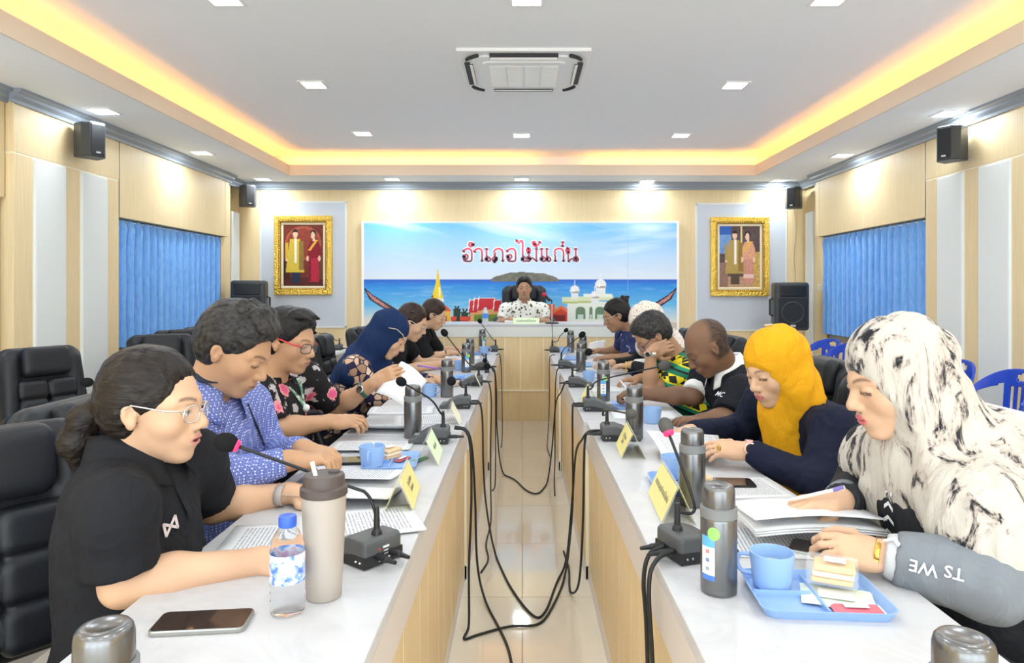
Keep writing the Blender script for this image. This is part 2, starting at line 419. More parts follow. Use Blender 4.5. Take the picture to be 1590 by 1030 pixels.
for s, side in ((-1, 'left'), (1, 'right')):
    wl = MB().box((s*(XW+.1), (YB+YR)/2, 1.4), (.2, YB-YR+.4, 2.8)).build('wall_'+side, M_LAM)
    tag(wl, 'light wood laminate wall on the %s with white strips' % side, kind='structure')
    def panel(y0, y1, z0, z1, m=M_LAM, plane=XP, name='panel', proud=0., bev=.003):
        x0 = plane-proud; d = XW-x0
        return MB().box((s*(x0+d/2), (y0+y1)/2, (z0+z1)/2), (d, y1-y0-.006, z1-z0-.006), bev=bev).build(name, m, wl)
    for y0, y1, k in strips:
        if k: panel(y0, y1, .02, 2.155, M_WHITE, proud=.012, name='white_strip', bev=.012)
        else: panel(y0, y1, .02, 2.16, name='plank')
    panel(4.402, 5.556, .03, ZS-.002, M_GROOVE, plane=XP+.0025, name='backing_board', bev=0); panel(5.562, y_c-.002, 1.866, ZS-.002, M_GROOVE, plane=XP+.0025, name='backing_board', bev=0)
    panel(4.40, 5.558, 2.162, ZS); panel(5.562, 6.57, 1.863, ZS, proud=.0); panel(6.573, y_c, 1.863, ZS)
    panel(5.56, 6.57, .02, .72); panel(6.573, y_c, .02, .72)
    panel(y_c+.10, 7.86, .02, ZS, plane=3.36); panel(y_c, y_c+.1, .02, 1.863, plane=3.33); panel(y_c, y_c+.1, 1.865, ZS)
    panel(7.87, 8.09, .02, 2.19, M_WHITE, plane=3.345, name='white_strip', bev=.012)
    # the bay nearer than the strips, and the same again towards the camera
    panel(2.4, 3.38, 1.863, ZS, plane=3.33); panel(3.383, 4.395, 1.863, ZS, plane=3.33)
    panel(2.4, 4.395, .02, .72, plane=3.36); panel(4.30, 4.395, .72, 1.863, plane=3.36)
    for q in range(4): panel(YR+.02+q*1.24, YR+.02+(q+1)*1.24-.004, .02, ZS, plane=3.36)
    # windows behind the curtains
    for wy0, wy1 in ((5.6, 7.5), (2.45, 4.25)):
        win_no += 1; fr = .05
        wn = MB(); x = s*(XW-.02)
        wn.box((x, (wy0+wy1)/2, .76), (.04, wy1-wy0, fr)); wn.box((x, (wy0+wy1)/2, 1.83), (.04, wy1-wy0, fr))
        for yy in (wy0, (wy0+wy1)/2, wy1): wn.box((x, yy, 1.3), (.04, fr, 1.1))
        wo = wn.build('window_%d' % win_no, mat('aluminium', (.33,.34,.35), .4, .8)); tag(wo, 'grey framed window behind the blue curtain', kind='structure')
        for q in (0, 1):
            yc = wy0+(wy1-wy0)*(.25+.5*q)
            MB().box((s*(XW-.012), yc, 1.3), (.008, (wy1-wy0)/2-fr, 1.02)).build('pane', mat('window_glass', (.35,.42,.45), .08, spec=.6), wo)
        # curtain of gathered cloth
        ny = 260; nz = 14; y0, y1 = wy0-.03, wy1+.03; z0, z1 = .795 if wy0 > 5 else .795, 1.858
        ph = random.random()*6
        def cf(u, v_):
            t = u*(y1-y0); z = z0+(z1-z0)*v_
            gather = max(0, (v_-.93)/.07)
            ampl = .040*(1-.5*gather)*(.75+.25*math.sin(3.1*t+ph))
            wv = math.sin(2*math.pi*t/.115+1.3*math.sin(2.3*t+ph)+.5*math.sin(9*t))
            wv = math.copysign(abs(wv)**.8, wv)*.88+.12*math.sin(2*math.pi*t/.041+2*math.sin(4*t))
            pinch = .008*math.sin(2*math.pi*t/.03)*max(0, 1-abs(v_-.93)/.03)
            return (s*(3.338-ampl*wv-pinch), y0+t+.004*math.sin(14*v_+7*t), z)
        r = thing('curtain', 'blue gathered curtain over the far window in the %s wall' % side if wy0 > 5 else 'blue curtain over the near window in the %s wall, outside the picture' % side, 'curtain', (s*3.345, (y0+y1)/2, z0))
        cm = MB().grid(cf, ny, nz); cm.v = [(a-s*3.345, b-(y0+y1)/2, c-z0) for a, b, c in cm.v]
        cm.build('cloth', M_CURT, r, smooth=True)
        MB().tube([(0, -(y1-y0)/2, z1-z0-.012), (0, (y1-y0)/2, z1-z0-.012)], .006).build('rod', M_TRIMW, r)
    # crown moulding following the bays
    prof = [(0,0),(.015,0),(.02,.02),(.045,.04),(.05,.058),(.08,.066),(.08,.085),(0,.085)]
    cr = MB()
    def run(x, ya, yb):
        pts = [(s*(x-p[0]), ZS-.085+p[1]) for p in prof]
        cr.prism(pts, 'y', ya, yb)
    run(3.33, YR, 4.40); run(XP, 4.36, y_c+.14); run(3.36, y_c+.14, YB)
    tag(cr.build('trim_%d' % (2 if s < 0 else 3), M_CROWN, None), 'grey crown moulding along the %s wall' % side, kind='structure')
cr = MB().prism([(YB-p[0], ZS-.085+p[1]) for p in prof], 'x', -3.36, 3.36)
tag(cr.build('trim_4', M_CROWN), 'grey crown moulding along the back wall', kind='structure')
# pale panels on the back wall behind the portraits
def bx(px, y=YB): return (px-VX)*y/F
def bz(py, y=YB): return HC-(py-VY)*y/F
for a, b, c, d in ((405,537,314,508),(1081,1220,317,513)):
    MB().box(((bx(a)+bx(b))/2, YB-.005, (bz(c)+bz(d))/2), (bx(b)-bx(a), .012, bz(c)-bz(d)), bev=.004).build('pale_panel', M_PANEL, bw)
    fr = MB(); x0, x1, z0, z1 = bx(a), bx(b), bz(d), bz(c)
    for (cx, cz, dx, dz) in (((x0+x1)/2, z0, x1-x0+.02, .02), ((x0+x1)/2, z1, x1-x0+.02, .02), (x0, (z0+z1)/2, .02, z1-z0), (x1, (z0+z1)/2, .02, z1-z0)):
        fr.box((cx, YB-.006, cz), (dx, .014, dz))
    fr.build('edge_strip', M_WHITE, bw)
# light switches on the far jamb of the right wall
sw = thing('light_switch', 'white wall switch beside the blue curtain on the right', 'switch', (3.36-.008, wy(1273, 3.36)-.02, bz(447, 7.7)))
MB().box((0,0,0), (.012,.08,.08), bev=.003).build('plate', M_TRIMW, sw); MB().box((-.008,0,0), (.008,.03,.04), bev=.002).build('rocker', M_WHITE, sw)

# ------------------------------------------------------------------ downlights
dl0 = None
def downlight(x, y, z, label):
    global dl0
    if dl0 is None:
        r = thing('downlight', '', 'ceiling light', (0,0,0), group='square recessed downlights')
        f = MB(); a = .085
        for (cx, cy, dx, dy) in ((0,a,2*a+.02,.02),(0,-a,2*a+.02,.02),(a,0,.02,2*a),(-a,0,.02,2*a)): f.box((cx,cy,-.003), (dx,dy,.012), bev=.003)
        f.build('frame', M_TRIMW, r); MB().box((0,0,.001), (2*a-.02,2*a-.02,.006)).build('diffuser', M_LAMP, r)
        dl0 = r
        L = bpy.data.lights.new('lamp', 'AREA'); L.energy = LAMP_W; L.size = .15; L.color = (.82, .93, 1); L.spread = math.radians(180)
        lo = bpy.data.objects.new('lamp', L); lo.location = (0,0,-.014); link(lo, r)
    else: r = copy_tree(dl0)
    r.location = (x, y, z); r['label'] = label
for i, (px, py, lab) in enumerate(((160,172,'nearest downlight in the left soffit'),(313,237,'middle downlight in the left soffit'),(408,278,'downlight in the far left corner of the soffit'),
        (609,278,'left downlight above the back wall banner'),(810,278,'middle downlight above the back wall banner'),(1005,281,'right downlight above the back wall banner'),
        (1472,176,'nearest downlight in the right soffit'),(1308,241,'middle downlight in the right soffit'),(1210,280,'downlight in the far right corner of the soffit'))):
    p = T(px, py, ZS); downlight(p.x, p.y, ZS, lab)
for px, py, lab in ((487,131,'downlight in the raised ceiling left of the air conditioner'),(1141,132,'downlight in the raised ceiling right of the air conditioner'),
        (563,207,'left downlight of the far row in the raised ceiling'),(810,210,'middle downlight beyond the air conditioner'),(1057,210,'right downlight of the far row in the raised ceiling'),
        (818,-3,'downlight at the top edge of the picture, in the middle'),(1290,-3,'downlight at the top edge of the picture, on the right'),(346,-3,'downlight at the top edge, on the left')):
    p = T(px, py, ZU); downlight(p.x, p.y, ZU, lab)
for y in (2.0, .2, -1.2):  # unseen near rows carry the grid on, added for lighting
    for x in (-1.56, 0, 1.56): downlight(x, y, ZU, 'unseen downlight added in the raised ceiling behind the camera view')
for y in (3.4, 1.6, -.2):
    for x in (-3.0, 3.0): downlight(x, y, ZS, 'unseen downlight added in the near part of the side soffit')

# ------------------------------------------------------------------ ceiling cassette air conditioner
p0 = T(705, 72, ZU); p1 = T(925, 137, ZU)
ac = thing('air_conditioner', 'white square ceiling cassette air conditioner', 'air conditioner', (.01, (p0.y+p1.y)/2, ZU)); hw = .43
MB().box((0,0,-.012), (2*hw,2*hw,.024), bev=.008).build('panel', M_TRIMW, ac)
g = MB(); q = .27
def rr(h, r, seg=6):
    pts = []
    for cx, cy, a0 in ((h-r,h-r,0),(-h+r,h-r,90),(-h+r,-h+r,180),(h-r,-h+r,270)):
        for k in range(seg+1): t = math.radians(a0+90*k/seg); pts.append((cx+r*math.cos(t), cy+r*math.sin(t)))
    return pts
raised = MB().prism(rr(.355, .12), 'z', -.036, -.022); raised.build('raised_ring', M_TRIMW, ac)
MB().prism(rr(.275, .05), 'z', -.046, -.034).build('grille_frame', M_TRIMW, ac)
MB().box((0,0,-.047), (.46,.46,.004)).build('filter', mat('filter_grey', (.50,.51,.53), .7), ac)
for i in range(22): MB().box((0,-.22+i*.021,-.051), (.46,.005,.006)).build('slat', M_TRIMW, ac)
for i in (-1,0,1): MB().box((i*.115,0,-.052), (.006,.46,.008)).build('rib', M_TRIMW, ac)
for k in range(4):
    R = Matrix.Rotation(k*math.pi/2, 3, 'Z')
    b = MB(); b.box(R@Vector((0,.365,-.030)), (.44,.055,.022), rot=R); b.build('outlet', M_DARK, ac)
    R2 = R@Matrix.Rotation(math.radians(28), 3, 'X'); MB().box(R@Vector((0,.362,-.036)), (.43,.05,.006), rot=R2).build('flap', M_TRIMW, ac)
    b = MB(); pts = []
    for t in range(7): a = math.radians(45-22+44*t/6); pts.append(R@Vector((.235+.15*math.cos(a), .235+.15*math.sin(a), -.034)))
    b.tube(pts, .012, 6); b.build('corner_outlet', M_DARK, ac)

# ------------------------------------------------------------------ tables
def table(name, label, x_in, x_out, y0, y1, zt, group=None, slats=True):
    s = 1 if x_out > x_in else -1
    r = thing(name, label, 'table', ((x_in+x_out)/2, (y0+y1)/2, 0), group=group)
    w_ = abs(x_out-x_in); L = y1-y0
    MB().box((0,0,zt-.014), (w_, L-.004, .028), bev=.003).build('table_top', M_TOP, r)
    MB().box((-s*(w_/2-.008),0,zt-.028-.048), (.016, L-.004, .096)).build('edge_band', M_BAND, r)
    MB().box((-s*(w_/2-.0185),0,(zt-.12)/2), (.016, L-.006, zt-.125)).build('backing', M_GROOVE, r)
    y = -L/2+.006; k = 0
    while y < L/2-.03:
        wd = (.14, .235)[k % 2]; k += 1; e_ = min(y+wd, L/2-.006)
        MB().box((-s*(w_/2-.014), (y+e_)/2, (zt-.124)/2+.03), (.010, e_-y-.007, zt-.124-.06)).build('slat', M_TAB, r); y = e_
    MB().box((-s*(w_/2-.014), 0, .03), (.012, L-.006, .06)).build('kick_board', M_BAND, r)
    for yy in (-L/2+.012, L/2-.012): MB().box((s*.02, yy, (zt-.03)/2), (w_-.10, .02, zt-.03)).build('end_panel', M_TAB, r)
    return r
G = 'white topped tables along the aisle'
table('conference_table', 'nearest white topped table on the left, under the grey tumbler', -.243, -.711, .55, 2.98, TZ, G)
table('conference_table', 'middle white topped table on the left, behind the green name card', -.234, -.702, 2.985, 4.80, TZ, G)
table('conference_table', 'far white topped table on the left, touching the stage', -.222, -.69, 4.805, 6.60, TZ, G)
table('conference_table', 'nearest white topped table on the right, under the big blue tray', .281, .749, .55, 2.98, TZ, G)
table('conference_table', 'middle white topped table on the right, before the man in white collar', .268, .736, 2.985, 4.80, TZ, G)
table('conference_table', 'far white topped table on the right, touching the stage', .247, .715, 4.805, 6.60, TZ, G)
G2 = 'tables of the outer left row'
table('conference_table', 'near outer table behind the seated woman in black', -1.66, -2.12, 1.2, 4.1, TZ, G2)
table('conference_table', 'far outer table behind the man in the red glasses', -1.66, -2.12, 4.105, 7.0, TZ, G2)
# ------------------------------------------------------------------ stage and the chairman's desk
YS = 6.64
st = MB().box((0, (YS+.03+YB)/2, .145), (3.6, YB-YS-.03, .29)).build('stage', mat('stage_carpet', (.35,.30,.25), .9)); tag(st, 'low raised stage under the chairman desk', kind='structure')
rs = MB().box((0, YS+.015, .147), (3.6, .03, .294)).build('riser', M_LAM, st)
MB().box((0, YS+.012, .296), (3.6, .05, .012)).build('edge_strip', M_GROOVE, st)
dk = thing('chairman_desk', 'long white topped wooden desk on the stage before the banner', 'desk', (0, YS+.32, .30)); ZD = .94
LX0, LX1 = -1.38, 1.40; cxd = (LX0+LX1)/2
MB().box((cxd, 0, ZD-.30-.012), (LX1-LX0, .62, .024), bev=.003).build('desk_top', M_TOP, dk)
MB().box((cxd, -.30, ZD-.30-.024-.05), (LX1-LX0, .02, .10)).build('edge_band', M_WHITE, dk)
MB().box((cxd, -.2915, (ZD-.30-.124)/2), (LX1-LX0, .012, ZD-.30-.124)).build('backing', M_GROOVE, dk)
gl = [x for x in [ (p-VX)*YS/F for p in (593,629,653,689,725,748,784,808,844,867,903,927,963,987,1023)] if LX0 < x < LX1]
gl = [LX0]+gl+[LX1]
for a, b in zip(gl[:-1], gl[1:]): MB().box(((a+b)/2, -.294, (ZD-.30-.124)/2), (b-a-.008, .010, ZD-.30-.126)).build('slat', M_LAM, dk)
for x in (LX0+.015, LX1-.015): MB().box((x, .0, (ZD-.33)/2), (.03, .56, ZD-.33)).build('end_panel', M_LAM, dk)
# ------------------------------------------------------------------ banner on the back wall (flat print on a board)
def paint_obj(name, Wd, Hh, nx, nz, fn, parent, loc, m):
    # vertical grid facing -Y whose colours are print
    xs = np.linspace(0, 1, nx+1); zs = np.linspace(0, 1, nz+1)
    U, V = np.meshgrid(xs, zs); vs = np.stack([(U-.5)*Wd, np.zeros_like(U), (V-.5)*Hh], -1).reshape(-1, 3)
    i = np.arange(nx); j = np.arange(nz); I, J = np.meshgrid(i, j); b = (J*(nx+1)+I).ravel()
    Q = np.stack([b, b+1, b+nx+2, b+nx+1], 1)
    col = fn(U.ravel(), V.ravel())
    o = np_mesh(name, vs, Q, m, parent, color=lambda v: np.clip(col, 0, 1)); o.location = loc
    return o
def print_mat(name, rough=.5, estr=0.):
    if name in MATS: return MATS[name]
    m = mat(name, (1,1,1), rough, spec=.3); n = N(m); a = n.n('ShaderNodeAttribute'); a.attribute_name = 'Col'; n.col(a.outputs['Color'])
    return m
def lin(c):
    c = np.asarray(c, float)/255.; return np.where(c < .04045, c/12.92, ((c+.055)/1.055)**2.4)
def npn(u, v, s, seed=0):   # value noise on arrays
    r = np.random.default_rng(seed); g = r.random((64, 64)); x = (u*s) % 63; y = (v*s) % 63
    xi = x.astype(int); yi = y.astype(int); fx = x-xi; fy = y-yi; fx = fx*fx*(3-2*fx); fy = fy*fy*(3-2*fy)
    return (g[yi, xi]*(1-fx)+g[yi, xi+1]*fx)*(1-fy)+(g[yi+1, xi]*(1-fx)+g[yi+1, xi+1]*fx)*fy
def fbm(u, v, s, seed=0, o=4): return sum(npn(u, v, s*2**k, seed+k)/2**(k+1) for k in range(o))
BX0, BX1, BZ1 = bx(566), bx(1050), bz(347); BZ0 = bz(524); BW, BH = BX1-BX0, BZ1-BZ0
def banner(u, v):
    X = 566+u*(1050-566); Y = 524-v*(524-347)       # picture coordinates of the print
    C = np.zeros((len(u), 3))
    def put(mask, c, a=1.):
        mask = mask.astype(float)*a if mask.dtype == bool else mask*a
        cc = lin(c) if not isinstance(c, np.ndarray) else c
        C[:] = C*(1-mask[:, None])+cc*mask[:, None]
    t = np.clip((Y-347)/(434-347), 0, 1)[:, None]
    C[:] = lin((120,200,250))*(1-t)+lin((225,234,248))*t
    cl = fbm(u*.8, v*2.4+u*1.5, 3, 3); cl = np.clip((cl-.42)*3.2, 0, 1); put(cl, (238,246,255), .75)
    put(np.clip((X-880)/170, 0, 1)*np.clip((400-Y)/60, 0, 1), (70,160,235), .55)
    put(np.clip((fbm(u*.7+v*.9, v*3-u*1.2, 4, 9)-.5)*4, 0, 1)*np.clip((X-860)/100, 0, 1), (225,240,255), .6)
    sea = np.clip((Y-433.5)/1.5, 0, 1); ts = np.clip((Y-434)/66, 0, 1)[:, None]
    seac = np.where(ts < .16, lin((40,90,205))*(1-ts/.16)+lin((45,145,228))*(ts/.16), np.where(ts < .6, lin((45,145,228))*(1-(ts-.16)/.44)+lin((105,190,240))*((ts-.16)/.44), lin((105,190,240))*(1-(ts-.6)/.4)+lin((225,228,222))*((ts-.6)/.4)))
    put(sea, seac); put(sea*np.clip((fbm(u*2.2, v*9, 9, 5)-.5)*3, 0, 1)*np.clip((Y-436)/20, 0, 1), (190,225,248), .45)
    put((Y > 486)*np.clip((Y-486)/20, 0, 1)*np.clip((660-X)/60, 0, 1), (236,226,214), .8)
    # island
    isl = (X > 762) & (X < 868) & (Y > 437.5-13.5*np.clip(1-((X-815)/54.)**2, 0, 1)**.7-3*fbm(u*6, u*0, 9, 2)) & (Y < 437.5)
    put(isl, lin((120,118,105))*(.55+.9*fbm(u*10, v*6, 9, 7))[:, None])
    # dark fish-tail prows left and right
    def seg(x0, y0, x1, y1, w0, w1):
        dx, dy = x1-x0, y1-y0; L2 = dx*dx+dy*dy; t_ = np.clip(((X-x0)*dx+(Y-y0)*dy)/L2, 0, 1)
        d = np.hypot(X-x0-t_*dx, Y-y0-t_*dy); return d < (w0+(w1-w0)*t_)
    for sg in (1, -1):
        ax = (lambda x: x) if sg == 1 else (lambda x: 1616-x)
        put(seg(ax(567), 448, ax(578), 462, .8, 4.4), (52,32,36)); put(seg(ax(578), 462, ax(618), 487, 4.4, 5.2), (52,32,36))
        put(seg(ax(571), 453, ax(580), 463, .4, 2.2) | seg(ax(580), 463, ax(606), 480, 2.4, 2.0), lin((205,140,140))*(.5+fbm(u*9, v*9, 9, 4))[:, None])
    # golden chedi
    put((np.abs(X-680) < 9.5) & (Y > 463) & (Y < 500), (240,240,235))
    put((np.abs(X-680) < 4+4.6*np.clip((Y-444)/18, 0, 1)) & (Y > 444) & (Y < 464), (246,214,40)); put((np.abs(X-680.5) < np.clip((Y-416)/28*4, 0, 4)) & (Y > 416) & (Y < 445), (243,208,40))
    put((np.abs(X-683) < 1.5) & (Y > 446) & (Y < 462), (255,245,190)); put((np.abs(X-672) < 1.6) & (Y > 458) & (Y < 463), (150,70,40))
    # trees
    for tx, ty, r in ((710,481,7),(722,486,8),(735,484,7),(746,490,6)):
        ang = np.arctan2(Y-ty, X-tx); rr_ = np.hypot(X-tx, Y-ty); put(rr_ < r*(.65+.35*np.cos(ang*6+tx)), (34,60,50)); put((np.abs(X-tx) < 6) & (Y > ty) & (Y < 502), (44,66,56))
    # small yellow shrine and low red roofs
    put((np.abs(X-692) < np.clip((Y-476)*.9, 0, 8)) & (Y > 476) & (Y < 502), (245,190,60)); put((np.abs(X-692) < np.clip((Y-474)*1.1, 0, 9)) & (Y > 474) & (Y < 484), (226,90,50)); put((np.abs(X-692) < 3) & (Y > 490) & (Y < 502), (170,60,40))
    for cx, ww in ((705,5),(722,8)): put((np.abs(X-cx) < ww) & (Y > 491) & (Y < 498), (228,84,58)); put((np.abs(X-cx) < ww*.8) & (Y >= 498) & (Y < 503), (190,60,50))
    # red roofed temple
    put((X > 730) & (X < 778) & (Y > 480) & (Y < 504), (228,170,110)); put((X > 736) & (X < 774) & (Y > 488) & (Y < 504), lin((120,150,60))*(.5+fbm(u*12, v*9, 9, 8))[:, None])
    for x0, x1, y0, y1 in ((730,739,466,486),(737,746,464,483),(744,770,463,481),(768,778,466,484)):
        put((X > x0-(Y-y0)*.1) & (X < x1+(Y-y0)*.12) & (Y > y0) & (Y < y1), (214,44,58)); put((X > x0-1-(Y-y0)*.1) & (X < x0+.4-(Y-y0)*.1) & (Y > y0-3) & (Y < y1), (250,240,240)); put((X > x0) & (X < x1) & (np.abs(Y-y0) < .7), (250,240,240))
    # orange house behind the chair
    put((X > 842) & (X < 884) & (Y > 484) & (Y < 503), (205,60,45)); put((X > 858) & (X < 878) & (Y > 489) & (Y < 499), (120,35,35))
    put((np.abs(X-871) < np.clip((Y-474)*1.6, 0, 19)) & (Y > 474) & (Y < 487), (236,120,64)); put((X > 842) & (X < 862) & (Y > 472+(862-X)*.0) & (Y < 486), (232,110,58)); put((np.abs(X-871) < np.clip((Y-479)*1.5, 0, 12)) & (Y > 479) & (Y < 488), (205,70,48))
    put((X > 840) & (X < 892) & (Y > 499) & (Y < 503), (215,60,50))
    # pale green mosque with white domes
    put((X > 880) & (X < 950) & (Y > 468) & (Y < 504), (238,242,232)); put((X > 872) & (X < 952) & (Y > 462-(X-872)*.05) & (Y < 470-(X-872)*.05), (226,232,190)); put((X > 905) & (X < 950) & (Y > 456) & (Y < 462), (240,246,236)); put((X > 872) & (X < 928) & (np.abs(Y-(470-(X-872)*.02)) < 1.5), (190,200,130))
    for cx in (901, 917, 931, 947):
        ww = 8 if cx in (901, 931) else 3
        if cx == 947: continue
        put((np.abs(X-cx) < ww) & (Y > 484) & (Y < 496), (70,130,100)); put(np.hypot((X-cx)/ww, (Y-484)/8.) < 1, (110,140,110)); put((np.abs(X-cx) < ww*.55) & (Y > 488) & (Y < 496), (210,225,215))
    for cx, cy, r in ((892,451,7.2),(932,443,8.8),(923,459,6.5)):
        put((np.abs(X-cx) < r*.8) & (Y > cy) & (Y < cy+14), (236,238,240)); put(np.hypot(X-cx, (Y-cy)*.95) < r, (240,242,244)); put((np.hypot(X-cx-1, (Y-cy-2)) < r*.8) & (np.abs(Y-cy-3) < 1.6), (170,165,150)); put((np.abs(X-cx) < np.clip((Y-cy+r+8)*.12, 0, 1.0)) & (Y > cy-r-9) & (Y < cy-r+1), (245,246,248)); put(np.hypot(X-cx+r*.3, (Y-cy)) < r*.35, (255,255,255))
    put((Y > 500) & (X > 838), (205,175,150), .6)
    # joints between printed sheets
    for jx in (701.5, 837.5, 974): put(np.abs(X-jx) < .5, (150,185,210), .5)
    return C
bn = thing('banner_board', 'wide blue seaside banner board with red Thai lettering', 'banner', ((BX0+BX1)/2, YB, (BZ0+BZ1)/2))
MB().box((0,-.02,0), (BW+.04, .035, BH+.04), bev=.004).build('board', M_WHITE, bn)
paint_obj('print', BW, BH, 484, 177, banner, bn, (0,-.0395,0), print_mat('banner_print', .35))
fr = MB()
for s in (-1, 1): fr.box((s*(BW/2+.012), -.03, 0), (.026, .03, BH+.05))
fr.build('side_strip', mat('border_white', (1,.97,.88), .4), bn)  # white border strips down both sides of the banner
# looped Thai lettering drawn as strokes
def arc(cx, cy, r, a0, a1, n=14, ry=None): return [(cx+r*math.cos(math.radians(a0+(a1-a0)*k/n)), cy+(ry or r)*math.sin(math.radians(a0+(a1-a0)*k/n))) for k in range(n+1)]
def loop(cx, cy, r, a0): return arc(cx, cy, r, a0, a0+360, 16)
H = 20.
GL = {
 'o': [arc(5.1,7.6,3.0,180,-180)+[(2.1,7.6),(1.2,2.5),(2.6,.8),(5,0),(11.5,0),(13.6,1.2),(14,3),(14,13.5),(13,17.5),(10,19.6),(6.5,19.6),(3,18),(.5,15.2)]],
 'nik': [loop(0,0,3.0,0)],
 'aa': [[(0,14.5),(2,18.2),(5,19.8),(8.5,19.6),(11.2,17.5),(12,14),(12,0)]],
 'e': [[(0,20),(0,3)]+arc(3.0,3.0,3.0,180,540)],
 'ph': [arc(2.6,3.0,3.0,-90,270)+[(5.4,3.2),(4.6,7),(3.6,10),(1.8,11),(4.3,12.3),(2,15.3),(4.5,18.6),(8,19.9),(12,19.2),(14.8,16.8),(15.6,13),(15.6,0)]],
 'ai': [[(-4,31.5),(-1.8,32.5),(0,27),(2.2,31.5),(5,32),(6.2,29.5),(6,26),(6,3)]+arc(9.0,3.0,3.0,180,540)],
 'm': [arc(2.6,17.0,3.0,90,450)+[(3.2,14.8),(3.2,5.2)], arc(2.4,3.0,3.0,90,450)+[(4.6,3.6),(9,5.4),(14.6,.6)], [(14.8,20),(14.8,0)]],
 'tho': [arc(1.8,4.6,2.2,-60,300)+[(3.6,3.2),(2.2,-.4),(6,-.2),(9,2),(11.5,6.5)]],
 'k': [[(2.2,0),(2.2,9),(.2,11),(3.2,12.6),(.6,15.2),(3,18.6),(6.5,19.9),(11,19.5),(14.2,17),(15,13),(15,0)]],
 'ek': [[(0,0),(0,7.5)]],
 'n': [arc(2.6,17.0,3.0,90,450)+[(3.4,14.8),(3.4,0)], [(3.4,.2),(9,4.4),(14.5,2.2)], [(15.2,20),(15.2,4)], arc(16.6,3.0,3.0,120,480)],
}
LET = [('o',718.5,406),('nik',731,380),('aa',736.5,406),('e',755.5,406),('ph',765,406),('o',786.5,406),('ai',805.5,406),('m',818,406),('tho',827,382),('e',841,406),('e',849,406),('k',860,406),('ek',873.5,383),('n',879,406)]
def lettering(width, dy, name, m):
    b = MB(); sc = YB/F; ox, oz = (BX0+BX1)/2, (BZ0+BZ1)/2
    for g, px, py in LET:
        for stq in GL[g]:
            pts = [(px+x*(1.0 if g != 'n' else .98), py-y) for x, y in stq]
            P = [Vector((bx(x, YB-.04)-ox, 0, bz(y, YB-.04)-oz)) for x, y in pts]
            L_, R_ = [], []
            for i in range(len(P)):
                t = P[min(i+1, len(P)-1)]-P[max(i-1, 0)]; t = t.normalized() if t.length > 1e-9 else Vector((1,0,0))
                nn = Vector((-t.z, 0, t.x))*width*sc*.5; L_.append(P[i]+nn); R_.append(P[i]-nn)
            yj = dy-len(b.f)*1e-7
            vs = [(v.x, yj, v.z) for v in L_]+[(v.x, yj, v.z) for v in R_]; k = len(P)
            b.add(vs, [(i, i+1, k+i+1, k+i) for i in range(k-1)])
            for e_ in (P[0], P[-1]):   # round ends
                ring = [(e_.x+width*sc*.5*math.cos(a*math.pi/5), yj, e_.z+width*sc*.5*math.sin(a*math.pi/5)) for a in range(10)]; b.add(ring, [tuple(range(10))])
    return b.build(name, m, bn)
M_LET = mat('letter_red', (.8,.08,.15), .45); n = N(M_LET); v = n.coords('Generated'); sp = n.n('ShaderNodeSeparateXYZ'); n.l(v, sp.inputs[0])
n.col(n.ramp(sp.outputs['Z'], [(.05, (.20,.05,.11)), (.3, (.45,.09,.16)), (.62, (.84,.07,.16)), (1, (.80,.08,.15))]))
lettering(6.0, -.0402, 'letter_outline', mat('letter_white', (.95,.95,.96), .5)); lettering(2.8, -.0412, 'lettering', M_LET)

